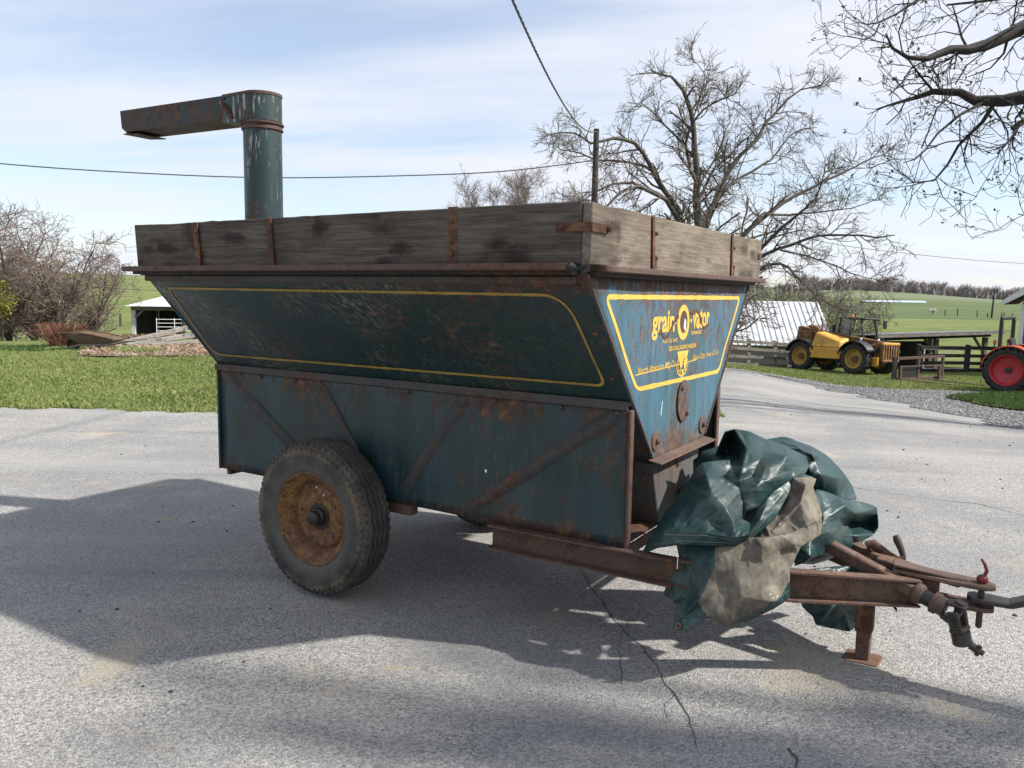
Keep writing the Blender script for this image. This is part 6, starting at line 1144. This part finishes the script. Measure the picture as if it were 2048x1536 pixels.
for i in range(14): MB().box(.03 + (i % 2)*.008, .06 + (i % 2)*.008, .18 + i*.19, .355 + i*.19, -.3, sh_ - .05).build('wall_board', M['fence_d'], ls)
pk = at(322, 590, 36.5).z - l0.z
MB().add([(-.2, -.25, sh_), (sw + .2, -.25, sh_), (sw + .2, sdp + .2, sh_), (-.2, sdp + .2, sh_), (sw*.42, sdp*.5, pk + .15), (sw*.62, sdp*.5, pk + .15)], [(0, 1, 5, 4), (1, 2, 5), (2, 3, 4, 5), (3, 0, 4), (3, 2, 1, 0)]).build('roof', M['wroof'], ls)
ga = at(314, 676, 35.6); ga.z = TZ(ga.x, ga.y); gt = empty('pipe_gate', tuple(ga), R(15), 'narrow pale pipe gate propped at the pasture shed', 'gate')
for z in LS(.1, .95, 6): MB().tube([(0, 0, z), (1.5, 0, z)], .014, 6).build('bar', M['gate'], gt)
for x_ in (0, .75, 1.5): MB().tube([(x_, 0, -.02), (x_, 0, 1.0)], .018, 6).build('upright', M['gate'], gt)
for px, py, hp, Y, lab in ((241, 661, 26, 44, 'lone grey pasture post between orchard tree and small shed'), (5, 690, 40, 26, 'dark post at the foot of the yellow-green shrub'), (341, 672, 40, 40, 'grey pasture post right against the small shed gate'), (350, 672, 44, 40, 'grey pasture post beyond the gate beside its twin'), (368, 680, 52, 30, 'tall pasture post behind the fallen rails')):
    w = at(px, py, Y); w.z = TZ(w.x, w.y); wdt = .06; tag(MB().tube([(0, 0, -.15), (random.uniform(-.03, .03), 0, hp/FPX*Y)], [wdt, wdt*.9], 7).build('fence_post', M['pole']), lab, 'fence post', 'pasture fence posts').location = w
timb = [((228, 699, 17.6), (385, 653, 20.5), 'longest grey fallen rail leaning over the mulch bed', .13), ((250, 706, 17.2), (398, 668, 19.5), 'grey fallen rail lying lower across the mulch bed', .14), ((300, 702, 17.4), (404, 682, 19.0), 'short dark fallen rail at the mulch bed', .11)]
for (a, b, lab, w) in timb:
    A_, B_ = at(*a), at(*b); A_.z = max(A_.z, TZ(A_.x, A_.y) + .05); tag(MB().bar((0, 0, 0), B_ - A_, w, w*.8).build('fallen_rail', M['fence_g'], bevel=.01), lab, 'timber', 'fallen rails on the mulch bed').location = A_
for px, Y in ((392, 19.3), (402, 20.2)):
    w = at(px, 690, Y); w.z = TZ(w.x, w.y); tag(MB().box(-.06, .06, -.06, .06, -.1, .55 if px < 400 else .72).build('rail_support', M['fence_g'], bevel=.01), 'stub post propping up the fallen rails' if px < 400 else 'taller post behind the fallen rails', 'post').location = w
# wheelbarrow
wb0 = at(188, 704, 16.2); wb0.z = TZ(wb0.x, wb0.y); wb = empty('wheelbarrow', tuple(wb0), R(4), 'old rusty wheelbarrow with wooden handles tipped nose up in the grass', 'wheelbarrow'); M['tub'] = mottled('rusty_tub', (.09, .062, .040), (.15, .105, .07), 6, .85, .3)
def wbp(zx, zy): return ((zx - 1410)/7.877*16.3/FPX, (1100 - zy)/7.877*16.3/FPX)   # side view of the tub
rim_ = [wbp(*p) for p in ((1010, 828), (1110, 812), (1300, 810), (1500, 838), (1700, 880), (1820, 912))]; bot = [wbp(*p) for p in ((1150, 905), (1215, 955), (1260, 985), (1450, 992), (1640, 990), (1700, 985))]
V = []; F = []; n = len(rim_)
for (p, q_) in zip(rim_, bot): V += [(p[0], -.33, p[1]), (q_[0], -.20, q_[1]), (q_[0], .20, q_[1]), (p[0], .33, p[1])]
F = [(4*i + j, 4*i + j + 1, 4*i + j + 5, 4*i + j + 4) for i in range(n-1) for j in range(3)] + [(0, 1, 2, 3), (4*n-4, 4*n-3, 4*n-2, 4*n-1)]
o_ = MB().add(V, F).build('tub', M['tub'], wb, smooth=True); md = o_.modifiers.new('thickness', 'SOLIDIFY'); md.thickness = .008; MB().tube([(a, -.33, b) for a, b in rim_], .012, 6).build('tub_rim', M['tub'], o_); MB().tube([(a, .33, b) for a, b in rim_], .012, 6).build('tub_rim', M['tub'], o_)
for s in (-1, 1):
    hpts = [wbp(*p) for p in ((990, 1080), (1250, 1008), (1640, 1000), (1800, 985), (1950, 940), (2150, 930))]; MB().tube([(a, s*(.16 + .05*i*.6), b) for i, (a, b) in enumerate(hpts)], [.018, .020, .021, .020, .019, .018], 8).build('handle', M['fence_g'], wb, smooth=True)
    for xs_ in (1380, 1540): a, b = wbp(xs_, 1000); MB().tube([(a, s*.2, b), (a + .05, s*.21, b - .10), (a + .02, s*.22, 0)], .012, 6).build('leg', M['blackp'], wb)
wx_, wz_ = wbp(1010, 1075); wheel_thing(wb, (wx_ + .12, 0, .12), .13, .08, .06, [(.115, .03), (.10, .0), (.05, .02), (.001, .02)], M['tub'], -1, None, 80, M['rubber2'])
